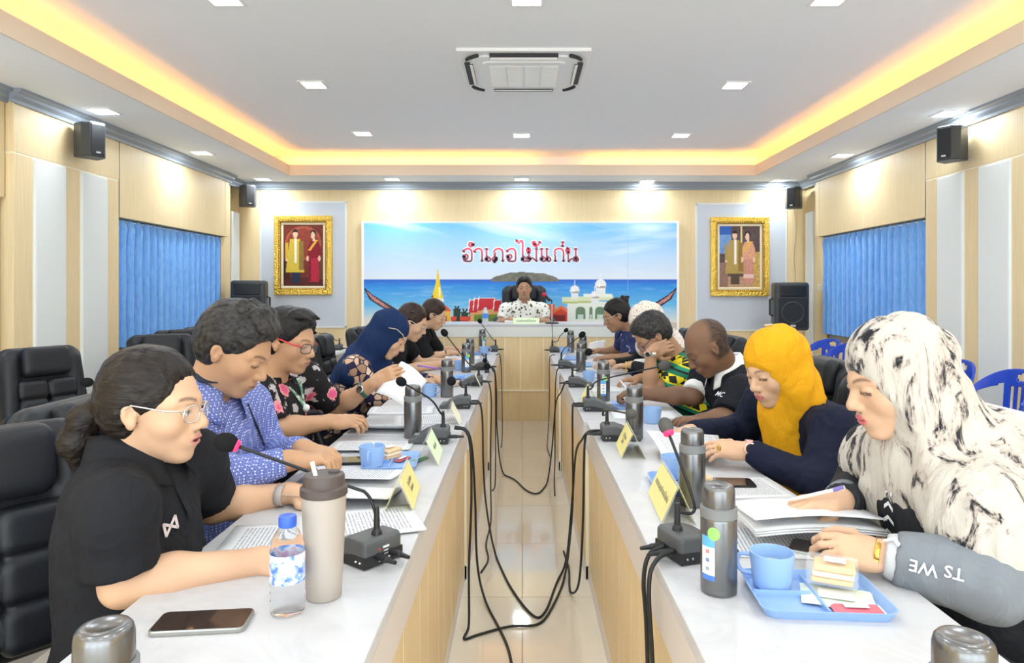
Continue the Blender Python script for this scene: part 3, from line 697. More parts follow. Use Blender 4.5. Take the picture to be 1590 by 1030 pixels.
# ------------------------------------------------------------------ framed portraits (generic figures)
M_GOLD = mat('gold_frame', (.83,.55,.10), .32, .75)
n = N(M_GOLD); v = n.coords('Object', (1,1,1)); n.bump(n.vor(v, 55), .6, .01)
M_GOLD2 = mat('dark_gold', (.36,.20,.03), .4, .6); M_CREAM = mat('cream_mount', (.86,.74,.52), .5)
def figure_paint(kind):
    def fn(u, v):
        C = np.zeros((len(u), 3)); Y = 1-v; X = u
        def put(mask, c, a=1.):
            mask = np.asarray(mask, float)*a; cc = lin(c) if not isinstance(c, np.ndarray) else c; C[:] = C*(1-mask[:, None])+cc*mask[:, None]
        nz = fbm(u*4, v*6, 7, 3)
        if kind == 0:
            C[:] = lin((120,50,38))*(.6+.8*nz)[:, None]; put(np.hypot((X-.5)/.45, (Y-.3)/.28) < 1, lin((176,92,72))*(.7+.6*nz)[:, None]); put(np.hypot((X-.5)/.4, (Y-.3)/.24) < 1, lin((150,66,50))*(.7+.6*nz)[:, None])
            put(Y > .86, lin((90,40,34))*(.6+.8*nz)[:, None]); put((Y > .58) & (Y < .9) & (X < .17), (70,34,26)); put((X > .8) & (Y > .56) & (Y < .9), (110,60,40))
        else:
            C[:] = lin((92,74,74))*(.6+.8*nz)[:, None]; put((X < .3) & (Y < .45), lin((120,160,215))*(.7+.5*nz)[:, None]); put((X < .3) & (Y < .14), (50,100,190)); put((X > .52) & (X < .56) & (Y < .4), (230,205,150)); put((Y > .82), lin((190,150,120))*(.7+.6*nz)[:, None]); put((X > .84) & (Y > .42), lin((205,165,90))*(.6+.8*nz)[:, None]); put((X < .2) & (Y > .6), lin((150,115,100))*(.7+.6*nz)[:, None])
        mx, wx = (.29, .75) if kind == 0 else (.37, .70)
        robe = (222,190,70) if kind == 0 else (186,156,88); robe2 = (150,120,60)
        skin = (236,196,168)
        # standing man in long robe
        put((np.abs(X-mx-.02) < .11) & (Y > .74) & (Y < .95), (44,52,74) if kind == 0 else (90,75,60))
        put((np.abs(X-mx) < .13+.10*np.clip((Y-.26)/.5, 0, 1)) & (Y > .235) & (Y < .78), lin(robe)*(.72+.5*fbm(u*9, v*12, 9, 6))[:, None]); put((X > mx+.10) & (X < mx+.22) & (Y > .27) & (Y < .74), lin(robe2)*(.6+.8*fbm(u*12, v*14, 9, 2))[:, None])
        put((np.abs(X-mx-.02) < .03) & (Y > .22) & (Y < .62), (245,240,228)); put((np.abs(X-mx+.2) < .035) & (Y > .30) & (Y < .56), lin(robe)*.9); put(np.hypot((X-mx+.205)/.03, (Y-.575)/.02) < 1, skin)
        put(np.hypot((X-mx-.01)/.058, (Y-.155)/.062) < 1, skin); put((np.hypot((X-mx-.01)/.066, (Y-.125)/.055) < 1) & (Y < .125), (50,40,40)); put((np.abs(X-mx-.01) < .03) & (Y > .2) & (Y < .235), (230,188,160))
        # woman in a long dress
        dress = (140,26,44) if kind == 0 else (222,160,130); skirt = (190,40,66) if kind == 0 else (214,150,132)
        put((np.abs(X-wx-.02) < .10+.03*np.clip((Y-.5)/.4, 0, 1)) & (Y > .5) & (Y < .93), lin(skirt)*(.65+.6*fbm(u*14, v*4, 9, 5))[:, None]); put((X > wx-.11) & (X < wx-.05) & (Y > .5) & (Y < .92), lin(dress)*.8)
        if kind == 1: put((np.abs(X-wx-.02) < .13) & (np.abs(Y-.82) < .03), (236,200,190))
        put((np.abs(X-wx-.02) < .10+.06*np.clip((Y-.27)/.1, 0, 1)) & (Y > .26) & (Y < .54), lin(dress)*(.8+.4*nz)[:, None]); put((np.abs((X-wx)+(Y-.33)*1.1) < .035) & (Y > .25) & (Y < .42), (236,178,70))
        put(np.hypot((X-wx+.14)/.03, (Y-.55)/.05) < 1, skin); put(np.hypot((X-wx-.15)/.03, (Y-.55)/.05) < 1, skin)
        put(np.hypot((X-wx)/.078, (Y-.145)/.062) < 1, (52,36,36)); put(np.hypot((X-wx+.01)/.05, (Y-.175)/.06) < 1, skin); put((np.abs(X-wx-.01) < .028) & (Y > .22) & (Y < .265), skin)
        return C
    return fn
for kind, (a, b, c, d), lab in ((0, (428,517,336,458), 'gold framed portrait of a couple in yellow robe and red dress'), (1, (1102,1192,338,460), 'gold framed portrait of a couple in tan robe and pink dress')):
    x0, x1, z0, z1 = bx(a), bx(b), bz(d), bz(c); Wf, Hf = x1-x0, z1-z0
    r = thing('framed_portrait', lab, 'picture', ((x0+x1)/2, YB-.012, (z0+z1)/2))
    def ring(name, o, i_, yf, yb_, m):
        f = MB()
        for (cx, cz, dx, dz) in ((0, Hf/2-(o+i_)/2, Wf-2*o, i_-o), (0, -Hf/2+(o+i_)/2, Wf-2*o, i_-o), (-Wf/2+(o+i_)/2, 0, i_-o, Hf-2*i_), (Wf/2-(o+i_)/2, 0, i_-o, Hf-2*i_)): f.box((cx, (yf+yb_)/2, cz), (dx, abs(yf-yb_), dz), bev=.006)
        return f.build(name, m, r)
    ring('frame', 0, .055, -.055, 0, M_GOLD); ring('carved_band', .05, .078, -.046, 0, M_GOLD2)
    bd = MB()
    for k in range(34):
        t = -Hf/2+.06+k*(Hf-.12)/33
        for s in (-1, 1): bd.ball((s*(Wf/2-.063), -.047, t), (.009,.008,.013), 6, 4)
    for k in range(24):
        t = -Wf/2+.06+k*(Wf-.12)/23
        for s in (-1, 1): bd.ball((t, -.047, s*(Hf/2-.063)), (.012,.008,.009), 6, 4)
    o = bd.build('beading', M_GOLD, r, smooth=True); o['kind'] = 'stuff'
    ring('mount', .076, .108, -.03, 0, M_CREAM)
    paint_obj('print', Wf-.21, Hf-.21, 70, 110, figure_paint(kind), r, (0,-.026,0), print_mat('portrait_print', .4))

# ------------------------------------------------------------------ loudspeakers
M_MESH = mat('speaker_grille', (.012,.012,.014), .55); M_SPK = mat('speaker_shell', (.045,.048,.055), .4)
def wall_speaker(x, y, z, rz, lab):
    r = thing('wall_speaker', lab, 'speaker', (x, y, z), rz, 'small black wall speakers')
    pts = [(-.085,.09),(.085,.09),(.085,-.02),(.05,-.085),(-.05,-.085),(-.085,-.02)]
    o = MB().prism(pts, 'z', -.125, .125).build('cabinet', M_SPK, r); bevel(o, .012, 3)
    o = MB().prism([(-.045,-.088),(.045,-.088),(.078,-.03),(.07,-.026),(-.07,-.026),(-.078,-.03)], 'z', -.11, .11).build('grille', M_MESH, r); bevel(o, .006)
    MB().box((0,-.092,-.095), (.03,.004,.012)).build('badge', mat('badge_silver', (.6,.6,.6), .3, .8), r)
    b = MB().box((0,.12,0), (.03,.07,.20)); b.box((0,.15,0), (.07,.012,.14)); b.build('bracket', M_BLACK, r)
    return r
q = W(135, 220, 4.98)
wall_speaker(-3.12, 4.95, q.z, math.radians(58), 'black wall speaker between crown moulding and white strips on the left')
wall_speaker(3.12, 4.98, W(1500, 224, 4.98).z, math.radians(-58), 'black wall speaker between crown moulding and white strips on the right')
wall_speaker(bx(384, 7.95), 7.98, W(384, 304, 7.95).z, math.radians(35), 'small black speaker in the far left corner')
wall_speaker(bx(1233, 7.95), 7.98, W(1233, 307, 7.95).z, math.radians(-35), 'small black speaker in the far right corner')
for (px, yy, rz, zc, lab) in ((390, 7.6, .12, 472, 'large black loudspeaker on a stand in the far left corner'), (1224, 7.6, -.08, 475, 'large black loudspeaker on a stand beside the right portrait')):
    p = W(px, zc, yy); r = thing('loudspeaker', lab, 'speaker', (p.x, yy, p.z-.27), rz, 'large black loudspeakers')
    pts = [(-.15,.15),(.15,.15),(.185,-.12),(.17,-.155),(-.17,-.155),(-.185,-.12)]
    o = MB().prism(pts, 'z', 0, .53).build('cabinet', M_SPK, r); bevel(o, .035, 4)
    MB().box((0,-.158,.20), (.30,.012,.32), bev=.03).build('grille', M_MESH, r)
    hn = MB().box((0,-.155,.435), (.28,.02,.13), bev=.03); hn.build('horn_mouth', mat('horn_black', (.008,.008,.009), .25), r)
    MB().lathe([(.105,0),(.115,.006),(.125,.0)], (0,-.162,.20), 32, rot=Matrix.Rotation(math.pi/2, 3, 'X'), close=False).build('woofer_ring', M_SPK, r)
    MB().box((0,-.168,.055), (.055,.006,.022)).build('badge', mat('badge_pale', (.55,.5,.5), .4), r)
    for s in (-1, 1): MB().tube([(s*.165,-.02,.16),(s*.205,-.02,.17),(s*.205,-.02,.34),(s*.165,-.02,.35)], .012).build('handle', M_BLACK, r)
    sdt = thing('speaker_stand', 'black tripod stand under the loudspeaker in the far %s corner' % ('left' if px < 800 else 'right'), 'stand', (p.x, yy, 0), group='speaker tripod stands')
    MB().tube([(0,0,.25),(0,0,p.z-.272)], .017, 12).build('pole', M_BLACK, sdt)
    for k in range(3):
        a = k*2.094+.5; MB().tube([(0,0,.62),(.38*math.cos(a), .22*math.sin(a), .012)], .011, 8).build('leg', M_BLACK, sdt)
    MB().lathe([(.03,.58),(.03,.66)], seg=12).build('collar', M_BLACK, sdt)
    if px > 800:
        sq = bez([(bx(1236, 8.1), 8.16, bz(320, 8.1)), (bx(1240, 8.1), 8.178, bz(350, 8.1)), (bx(1237, 8.1), 8.178, bz(400, 8.1)), (bx(1239, 8.1), 8.178, bz(440, 8.1)), (bx(1238, 8.1), 8.178, .01)])
        tag(MB().tube([v-sq[0] for v in sq], .004, 5).build('speaker_wire', mat('beige_wire', (.55,.42,.28), .5), None, sq[0]), 'thin beige wire hanging below the far right corner speaker', 'wire')
# ------------------------------------------------------------------ things on the tables
M_CHAR = mat('charcoal_shell', (.085,.09,.095), .45); M_FOAM = mat('black_foam', (.014,.014,.015), .95, spec=.1)
M_NECK = mat('gooseneck_black', (.02,.02,.022), .35, .3); M_GREYP = mat('grey_plastic', (.26,.27,.28), .4)
M_REDLED = mat('red_ring', (.8,.02,.08), .4, emit=(1,.02,.10), estr=1.2)
def microphone(base, head, lab, rz=0., s=1, lit=False, foam=.021, mids=None, steep=.5, grp='gooseneck microphones on the tables', cable=True, sc=1., fm=None):
    # base: world point of base centre; s: +1 when the speaker sits on -x
    base = Vector(base); r = thing('microphone', lab, 'microphone', base, rz, grp)
    R = Matrix.Rotation(-rz, 3, 'Z'); d = -s     # towards the speaker in local x
    prof = [(-.058,0),(-.058,.052),(-.05,.058),(-.005,.058),(.03,.046),(.06,.026),(.088,.018),(.09,0)]
    prof = [(d*x*sc, z*sc) for x, z in prof]
    o = MB().prism(prof, 'y', -.05*sc, .05*sc).build('base', M_CHAR, r); bevel(o, .006)
    lo = [(-.0595,.003),(-.0595,.026),(-.02,.026),(.03,.016),(.03,.003)]
    MB().prism([(d*x*sc, z*sc) for x, z in lo], 'y', -.0512*sc, .0512*sc).build('dark_panel', M_BLACK, r)
    for yy in (-.012, .012): MB().ball((-d*.060*sc if False else d*-.060*sc, yy*sc, .014*sc), .0035*sc, 8, 6).build('jack', M_STEEL, r)
    for xx in (-.045, -.032): MB().ball((d*xx*sc, -.0515*sc, .014*sc), .003*sc, 8, 6).build('jack', M_STEEL, r)
    MB().box((d*.062*sc, 0, .028*sc), (.02*sc,.03*sc,.006*sc), bev=.002).build('talk_button', M_GREYP, r)
    st_ = Vector((d*-.036*sc, 0, .056*sc)); hd = R@(Vector(head)-base)
    MB().lathe([(.012,0),(.0105,.008),(.007,.014),(.0058,.05),(.0048,.06)], st_, 14).build('neck_boot', M_BLACK, r)
    pts = [st_+Vector((0,0,.04))]
    L = (hd-st_).length
    pts += [Vector(R@(Vector(m_)-base)) for m_ in mids] if mids else [st_+Vector((0,0,.055+L*.16*steep))+(hd-st_)*.12]
    dirv = (hd-pts[-1]).normalized(); tip = hd-dirv*foam*.9
    curve = bez(pts+[tip], 10)
    MB().tube(curve, .0036, 8).build('gooseneck', M_NECK, r, smooth=True)
    z_ = dirv; x_ = z_.orthogonal().normalized(); y_ = z_.cross(x_); RR = Matrix((x_, y_, z_)).transposed()
    if lit: MB().lathe([(.009,-.004),(.0125,0),(.0125,.007),(.009,.011)], tip-dirv*.004, 16, rot=RR).build('light_ring', M_REDLED, r)
    f = MB().ball(hd, (foam, foam, foam*1.25), 18, 12, rot=RR).build('foam_windscreen', fm or M_FOAM, r, smooth=True)
    if cable:
        for yy in ((-.012,) if not lit else (-.018,.018)): MB().lathe([(.007,0),(.007,.03),(.0055,.032),(.004,.055)], (d*-.06*sc, yy, .022*sc), 10, rot=Matrix.Rotation(math.pi/2*(1 if -d > 0 else -1), 3, 'Y')).build('plug', M_BLACK, r)
    return r
YF = lambda px, py, z=TZ: T(px, py, z).y
def mb(px, py): p = T(px, py); return p
# left table, near to far
b1 = mb(560, 880); b1 = Vector((-.335, 1.46, TZ))
m1 = microphone(b1, W(352, 687, 1.36), 'nearest microphone on the left with a lit red ring, speaking woman in black', rz=math.radians(-38), lit=True, foam=.019, mids=[W(570, 768, 1.44), W(538, 754, 1.43)])
lg = MB(); 
EMB = [((-.012,.034),(.004,.004)),((-.012,.020),(.004,.010)),((.006,.036),(.016,.004)),((.006,.028),(.010,.002)),((.008,.022),(.014,.002)),((-.012,.010),(.004,.003))]
for i, ((yy, zz), (dy_, dz_)) in enumerate(EMB): MB().box((.0585, yy, zz), (.002, dy_, dz_)).build('printed_mark', mat('mark_red', (.6,.05,.06), .5) if i in (0, 1) else mat('mark_white', (.75,.75,.75), .5), m1)
p = mb(668, 688); microphone((-.335, p.y+.02, TZ), W(623, 593, p.y-.1), 'microphone beside the green name card on the left', mids=[W(683, 640, p.y), W(668, 620, p.y-.03)], foam=.017)
p = mb(700, 633); microphone((-.312, p.y, TZ), W(701, 592, p.y-.45), 'bent microphone with its head before the second thermos on the left', mids=[W(716, 600, p.y), W(714, 589, p.y-.1)], foam=.02)
p = mb(725, 598); microphone((-.300, p.y, TZ), W(690, 517, p.y), 'tall microphone in front of the far left thermos pair', mids=[W(729, 566, p.y), W(718, 553, p.y)], foam=.021)
p = mb(742, 574); microphone((-.300, p.y, TZ), W(753, 560, p.y-.2), 'low bent microphone near the far end of the left table', mids=[W(748, 552, p.y), W(749, 549, p.y-.08)], foam=.017)
p = mb(766, 546); microphone((-.285, p.y, TZ), W(745, 499, p.y), 'farthest microphone on the left table beside the stage', mids=[W(765, 527, p.y), W(760, 520, p.y)], foam=.020, sc=.95)
# right table
M_FGREY = mat('grey_foam', (.10,.095,.09), .95, spec=.1)
microphone((.366, 1.475, TZ), W(1034, 662, 1.55), 'nearest microphone on the right with a red ring, beside a thermos', rz=math.radians(20), s=-1, lit=True, foam=.0165, mids=[W(1077, 795, 1.475), W(1072, 762, 1.48)], fm=M_FGREY)
p = mb(955, 690); microphone((.362, p.y+.09, TZ), W(980, 643, p.y-.35), 'bent microphone behind the yellow card on the right', s=-1, mids=[W(936, 645, p.y), W(942, 637, p.y-.06)], foam=.017, fm=M_FGREY)
p = mb(930, 638); microphone((.350, p.y+.02, TZ), W(1032, 568, p.y), 'microphone with a long neck reaching towards the green jersey', s=-1, mids=[W(919, 603, p.y), W(928, 592, p.y), W(975, 580, p.y)], foam=.025, fm=M_FGREY)
p = mb(905, 601); microphone((.335, p.y+.02, TZ), W(914, 547, p.y-.3), 'microphone standing before two thermoses on the right', s=-1, mids=[W(899, 574, p.y), W(904, 562, p.y-.1)], foam=.021)
p = mb(877, 572); microphone((.325, p.y+.02, TZ), W(904, 520, p.y), 'microphone with its neck leaning right near the far end of the right table', s=-1, mids=[W(874, 545, p.y), W(880, 538, p.y)], foam=.023)
p = mb(868, 547); microphone((.312, p.y, TZ), W(879, 513, p.y), 'farthest microphone on the right table beside the stage', s=-1, mids=[W(866, 530, p.y), W(869, 523, p.y)], foam=.019, sc=.95)
# outer row
microphone((-1.79, 6.55, TZ), W(488, 517, 6.5), 'microphone on the outer table behind the man in red glasses', mids=[W(520, 528, 6.55), W(513, 519, 6.54)], foam=.018)
microphone((-1.83, 3.18, TZ), W(135, 594, 3.1), 'microphone on the outer table beside the black ponytail', mids=[(-1.80, 3.18, .80), (-1.83, 3.17, .835)], foam=.022, grp='gooseneck microphones on the tables')
# hand microphone lying over the left table's inner edge
p = W(759, 553, 4.75)
hm = thing('hand_microphone', 'small round black microphone head with its cable over the left table edge', 'microphone', (-.245, 4.75, TZ))
MB().ball((-.0, 0, .045), .024, 16, 10).build('foam_head', M_FOAM, hm, smooth=True); MB().tube([(0,0,.045),(.03,.005,.04),(.045,.006,.01)], .006).build('grip', M_BLACK, hm); MB().lathe([(.018,0),(.012,.03)], (0,0,0), 12).build('foot', M_BLACK, hm)

# ---- steel thermoses
M_THERM = mat('gunmetal', (.20,.20,.205), .26, .85); M_THERM2 = mat('grey_collar', (.20,.205,.21), .45)
M_STICK = mat('sticker_white', (.80,.86,.92), .5); M_BLUE = mat('sticker_blue', (.12,.42,.80), .5); M_GREEN = mat('sticker_green', (.30,.68,.15), .5)
th0 = None
def thermos(x, y, lab, sticker=None, z=TZ):
    global th0
    if th0 is None:
        r = thing('thermos', '', 'thermos', (0,0,0), 0, 'grey steel thermos flasks')
        MB().lathe([(.030,0),(.0335,.002),(.034,.010),(.0337,.012),(.034,.014),(.034,.138),(.033,.143),(.030,.146)], seg=32).build('flask', M_THERM, r, smooth=True, sharp=40)
        MB().lathe([(.0305,.142),(.0345,.143),(.0345,.161),(.031,.163)], seg=32).build('collar', M_THERM2, r, smooth=True, sharp=40)
        MB().lathe([(.030,.160),(.0305,.163),(.0302,.192),(.0285,.199),(.025,.203),(.018,.2035),(.016,.2025)], seg=32).build('cap', M_THERM, r, smooth=True, sharp=50)
        th0 = r
    else: r = copy_tree(th0)
    r.location = (x, y, z); r['label'] = lab
    if sticker is not None:
        def patch(name, a0, a1, z0, z1, m, rad=.0344):
            MB().grid(lambda u, v: (rad*math.cos(a0+(a1-a0)*u), rad*math.sin(a0+(a1-a0)*u), z0+(z1-z0)*v), 8, 2).build(name, m, r, smooth=True)
        a = sticker; patch('sticker', a-.42, a+.42, .030, .112, M_STICK); patch('sticker_heading', a-.42, a+.42, .092, .112, M_BLUE, .0346); patch('sticker_foot', a-.42, a+.42, .030, .040, mat('sticker_navy', (.07,.2,.62), .5), .0346)
        for k, c in enumerate(((.75,.25,.2),(.2,.25,.55),(.3,.4,.35))): patch('pictogram', a-.12, a+.12, .080-.016*k, .087-.016*k, mat('pictogram_%d' % k, c, .5), .0346)
        MB().grid(lambda u, v: (.0348*math.cos(a+.35+.34*v*math.cos(6.283*u)), .0348*math.sin(a+.35+.34*v*math.cos(6.283*u)), .118+.0125*v*math.sin(6.283*u)), 20, 2).build('round_sticker', M_GREEN, r)
    return r
def thm(px, py, lab, sticker=None, dy=.03):
    p = T(px, py); thermos((px-VX)*(p.y+dy)/F, p.y+dy, lab, sticker)
thermos(-.459, .750, 'thermos cap at the bottom left corner of the picture'); thermos(.469, .725, 'thermos cap at the bottom right corner of the picture')
thm(1116, 929, 'nearest full thermos on the right with a blue and white sticker', math.radians(218)); thm(1075, 790, 'thermos beside the second name card on the right')
thm(985, 684, 'thermos before the man with the white collar'); thm(937, 624, 'thermos with a blue sticker before the green jersey', math.radians(262))
thm(902, 578, 'nearer thermos of the overlapping pair on the right'); thm(905, 560, 'farther thermos of the overlapping pair on the right'); thm(886, 548, 'farthest thermos on the right beside the paper held up')
thm(641, 682, 'nearest thermos on the left beside the raised sheet'); thm(694, 618, 'thermos on the left behind the bent microphone'); thm(724, 579, 'thermos with blue sticker behind the tall microphone on the left', math.radians(285))
thm(730, 566, 'thermos half hidden behind another near the far left'); thm(749, 545, 'farthest thermos on the left beside the stage', math.radians(300))

# ---- acrylic name tents
M_ACR = mat('clear_acrylic', (.97,.97,.96), .03, alpha=.22)
M_YEL = mat('yellow_card', (.84,.75,.30), .55); M_GRN = mat('green_card', (.76,.90,.62), .55); M_CRM = mat('cream_card', (.92,.88,.66), .55); M_INK = mat('ink', (.10,.10,.12), .6)
def text_mesh(body, size, m, parent, M4, name='lettering'):
    c = bpy.data.curves.new('txt', 'FONT'); c.body = body; c.size = size; c.align_x = 'CENTER'; c.align_y = 'CENTER'; c.resolution_u = 2; c.offset = size*.012
    o = bpy.data.objects.new('txt', c); COL.objects.link(o); bpy.context.view_layer.update()
    dg = bpy.context.evaluated_depsgraph_get(); me = bpy.data.meshes.new_from_object(o.evaluated_get(dg)); bpy.data.objects.remove(o)
    me.transform(M4); return finish(name, me, m, parent)
def name_tent(p, rz, L, h, wd, m, lab, text=None, sx=1):
    # ridge along local y; the written face looks to local +x*sx
    r = thing('name_card_holder', lab, 'name card', p, rz, 'clear tent holders with name cards')
    a = math.atan2(h, wd/2); ln = math.hypot(h, wd/2)
    for s in (-1, 1):
        R = Matrix(((s*math.cos(a), 0, s*math.sin(a)*1.), (0, 1, 0), (-math.sin(a)*-1 if False else -math.sin(a), 0, math.cos(a)))) if False else None
        top = Vector((0,0,h)); bot = Vector((s*wd/2,0,.001)); dn = (bot-top).normalized(); nn = Vector((s*math.sin(a),0,math.cos(a)))
        def slab(name, o0, o1, t0, t1, y0, y1, mm):
            vs = []
            for o_ in (o0, o1):
                for t_ in (t0, t1):
                    for y_ in (y0, y1): vs.append(top+dn*ln*t_+nn*o_+Vector((0,y_,0)))
            return mesh_obj(name, vs, [(0,1,3,2),(4,6,7,5),(0,4,5,1),(2,3,7,6),(0,2,6,4),(1,5,7,3)], mm, r)
        slab('acrylic_sheet', 0, -.002, .0, 1, -L/2, L/2, M_ACR)
        if s == sx or m is M_YEL: 
            cd = slab('card', .0008, .0002, .06, .96, -L/2+.006, L/2-.006, m)
        if s == sx and text:
            cpos = top+dn*ln*.5+nn*.0012; ex = Vector((0, s, 0)); ey = -dn; ez = ex.cross(ey)
            M4 = Matrix.Translation(cpos) @ Matrix((ex, ey, ez)).transposed().to_4x4(); text_mesh(text, ln*.2, M_INK, r, M4)
    return r
name_tent((-.325, 1.865, TZ), math.radians(4), .235, .085, .075, M_YEL, 'yellow name card in a clear tent before the speaking woman', 'กำนันตำบล\nไทรทอง', 1)
p = T(665, 720); name_tent((-.32, p.y+.07, TZ), math.radians(3), .22, .085, .085, M_GRN, 'green name card in a clear tent on the left table', 'ปลัดอำเภอ', 1)
p = T(712, 655); name_tent((-.31, p.y, TZ), math.radians(4), .21, .08, .08, M_CRM, 'pale yellow name tent between two left microphones', None, 1)
p = T(737, 592); name_tent((-.285, p.y-.2, TZ), math.radians(3), .20, .075, .07, M_CRM, 'cream name tent far along the left table', None, 1)
p = T(742, 558); name_tent((-.33, p.y-.15, TZ), math.radians(3), .20, .07, .07, M_CRM, 'farthest cream name tent on the left table', None, 1)
name_tent((.388, 1.79, TZ), math.radians(-3), .26, .095, .085, M_YEL, 'yellow name card behind the nearest right microphone', 'สาธารณสุขอำเภอไม้แก่น', -1)
p = T(975, 705); name_tent((.382, p.y+.03, TZ), math.radians(-3), .22, .09, .085, M_YEL, 'yellow name card with two lines beside the blue cup', 'สัสดีอำเภอ\nไม้แก่น', -1)
p = T(910, 622); name_tent((.345, p.y-.02, TZ), math.radians(-3), .21, .08, .08, M_YEL, 'yellow name card before the long necked microphone', None, -1)
p = T(888, 592); name_tent((.335, p.y-.03, TZ), math.radians(-3), .20, .075, .08, M_CRM, 'cream name card before the thermos pair on the right', None, -1)
p = T(882, 562); name_tent((.345, p.y-.05, TZ), math.radians(-3), .18, .07, .08, M_CRM, 'cream name card far along the right table', None, -1)
# chairman's name plate
cp = thing('name_plate', 'pale green name plate before the chairman', 'name plate', ((817-VX)*6.7/F, 6.72, ZD), 0)
Wp = 42*6.7/F; MB().prism([(-.03,0),(.03,0),(.004,.062),(-.004,.062)], 'x', -Wp/2, Wp/2).build('holder', M_ACR, cp)
R = Matrix.Rotation(math.radians(65), 3, 'X'); MB().box((0,-.0185,.031), (Wp-.008,.066*1.0,.0008), rot=R).build('card', M_GRN, cp)
text_mesh('นายอำเภอไม้แก่น', .028, M_INK, cp, Matrix.Translation((0,-.0205,.031)) @ Matrix.Rotation(math.radians(65), 4, 'X'))

# ---- trays, cups, snacks
M_TRAY = mat('sky_blue_plastic', (.28,.45,.78), .35); M_CUP = mat('sky_blue_cup', (.29,.46,.78), .3)
M_BOX = mat('clear_box', (.98,.98,.98), .05, alpha=.16); M_BREAD = mat('bread', (.80,.52,.24), .8); M_BREAD2 = mat('bread_light', (.92,.78,.52), .8); M_FILL = mat('filling_orange', (.80,.33,.12), .6)
def rrect(w_, d_, r_, seg=5):
    pts = []
    for cx, cy, a0 in ((w_/2-r_,d_/2-r_,0),(-w_/2+r_,d_/2-r_,90),(-w_/2+r_,-d_/2+r_,180),(w_/2-r_,-d_/2+r_,270)):
        for k in range(seg+1): t = math.radians(a0+90*k/seg); pts.append((cx+r_*math.cos(t), cy+r_*math.sin(t)))
    return pts
def tray(p, rz, w_, d_, lab, h=.016, div=True):
    r = thing('snack_tray', lab, 'tray', p, rz, 'sky blue snack trays')
    b = MB(); rings = [rrect(w_-.02, d_-.02, .02), rrect(w_, d_, .025), rrect(w_-.006, d_-.006, .023), rrect(w_-.026, d_-.026, .02)]; zs = [0, h, h, .004]
    vs = []; n_ = len(rings[0])
    for rg, z in zip(rings, zs): vs += [(x, y, z) for x, y in rg]
    fs = []
    for j in range(3):
        for i in range(n_): k = (i+1) % n_; fs.append((j*n_+i, j*n_+k, (j+1)*n_+k, (j+1)*n_+i))
    fs.append(tuple(range(n_-1,-1,-1))); fs.append(tuple(range(3*n_, 4*n_))); b.add(vs, fs); b.build('dish', M_TRAY, r)
    if div:
        MB().box((0, 0, .009), (.004, d_-.03, .011)).build('divider', M_TRAY, r); MB().box((-w_/4, 0, .009), (w_/2-.014, .004, .011)).build('divider', M_TRAY, r)
    return r
def cup(p, rz, lab, sc=1., straw=False):
    r = thing('cup', lab, 'cup', p, rz, 'sky blue plastic cups')
    pr = [(.030,0),(.0345,.002),(.038,.030),(.0415,.062),(.0415,.066),(.039,.066),(.038,.060),(.034,.010),(.0,.008)]
    MB().lathe([(a*sc, z*sc) for a, z in pr], seg=36).build('bowl', M_CUP, r, smooth=True, sharp=50)
    MB().tube(bez([(.038*sc,0,.055*sc),(.058*sc,0,.054*sc),(.064*sc,0,.038*sc),(.055*sc,0,.022*sc),(.036*sc,0,.020*sc)], 6), .0042*sc, 8).build('handle', M_CUP, r, smooth=True)
    MB().lathe([(.0,.04*sc),(.0365*sc,.04*sc)], seg=24, close=False).build('drink', mat('tea', (.75,.72,.62), .1), r)
    if straw: MB().tube([(-.02*sc,0,.045*sc),(.022*sc,.01,.078*sc)], .003).build('spoon', M_TRIMW, r)
    return r
def snack_box(p, rz, lab):
    r = thing('snack_box', lab, 'food box', p, rz, 'clear boxes of sandwiches')
    for k in range(3):
        MB().box((-.0+.002*k, .0, .007+.011*k), (.072,.052,.010), bev=.004).build('bread_slice', M_BREAD2 if k == 1 else M_BREAD, r)
    MB().box((0,0,.0185), (.066,.047,.003)).build('filling', M_FILL, r)
    MB().box((0,0,.020), (.090,.068,.040), bev=.006).build('clear_lid', M_BOX, r); MB().box((.005,0,.0406), (.038,.026,.0006)).build('paper_label', M_WHITE, r)
    return r
def sachet(p, rz, c, lab, sz=(.075,.03), name='sachet'):
    m = mat('sachet_%02d%02d%02d' % tuple(int(q_*99) for q_ in c), c, .4); r = thing(name, lab, 'packet', p, rz, 'small snack packets')
    MB().grid(lambda u, v: ((u-.5)*sz[0], (v-.5)*sz[1], .003+.004*math.sin(math.pi*u)*math.sin(math.pi*v)+.001*math.sin(9*u)), 8, 4).build('wrapper', m, r, smooth=True)
    MB().box((sz[0]*.5,0,.0025), (.008,sz[1],.001)).build('seal', M_WHITE, r); MB().box((0,0,.0085), (sz[0]*.5,sz[1]*.45,.0006)).build('print_patch', M_WHITE, r)
    return r
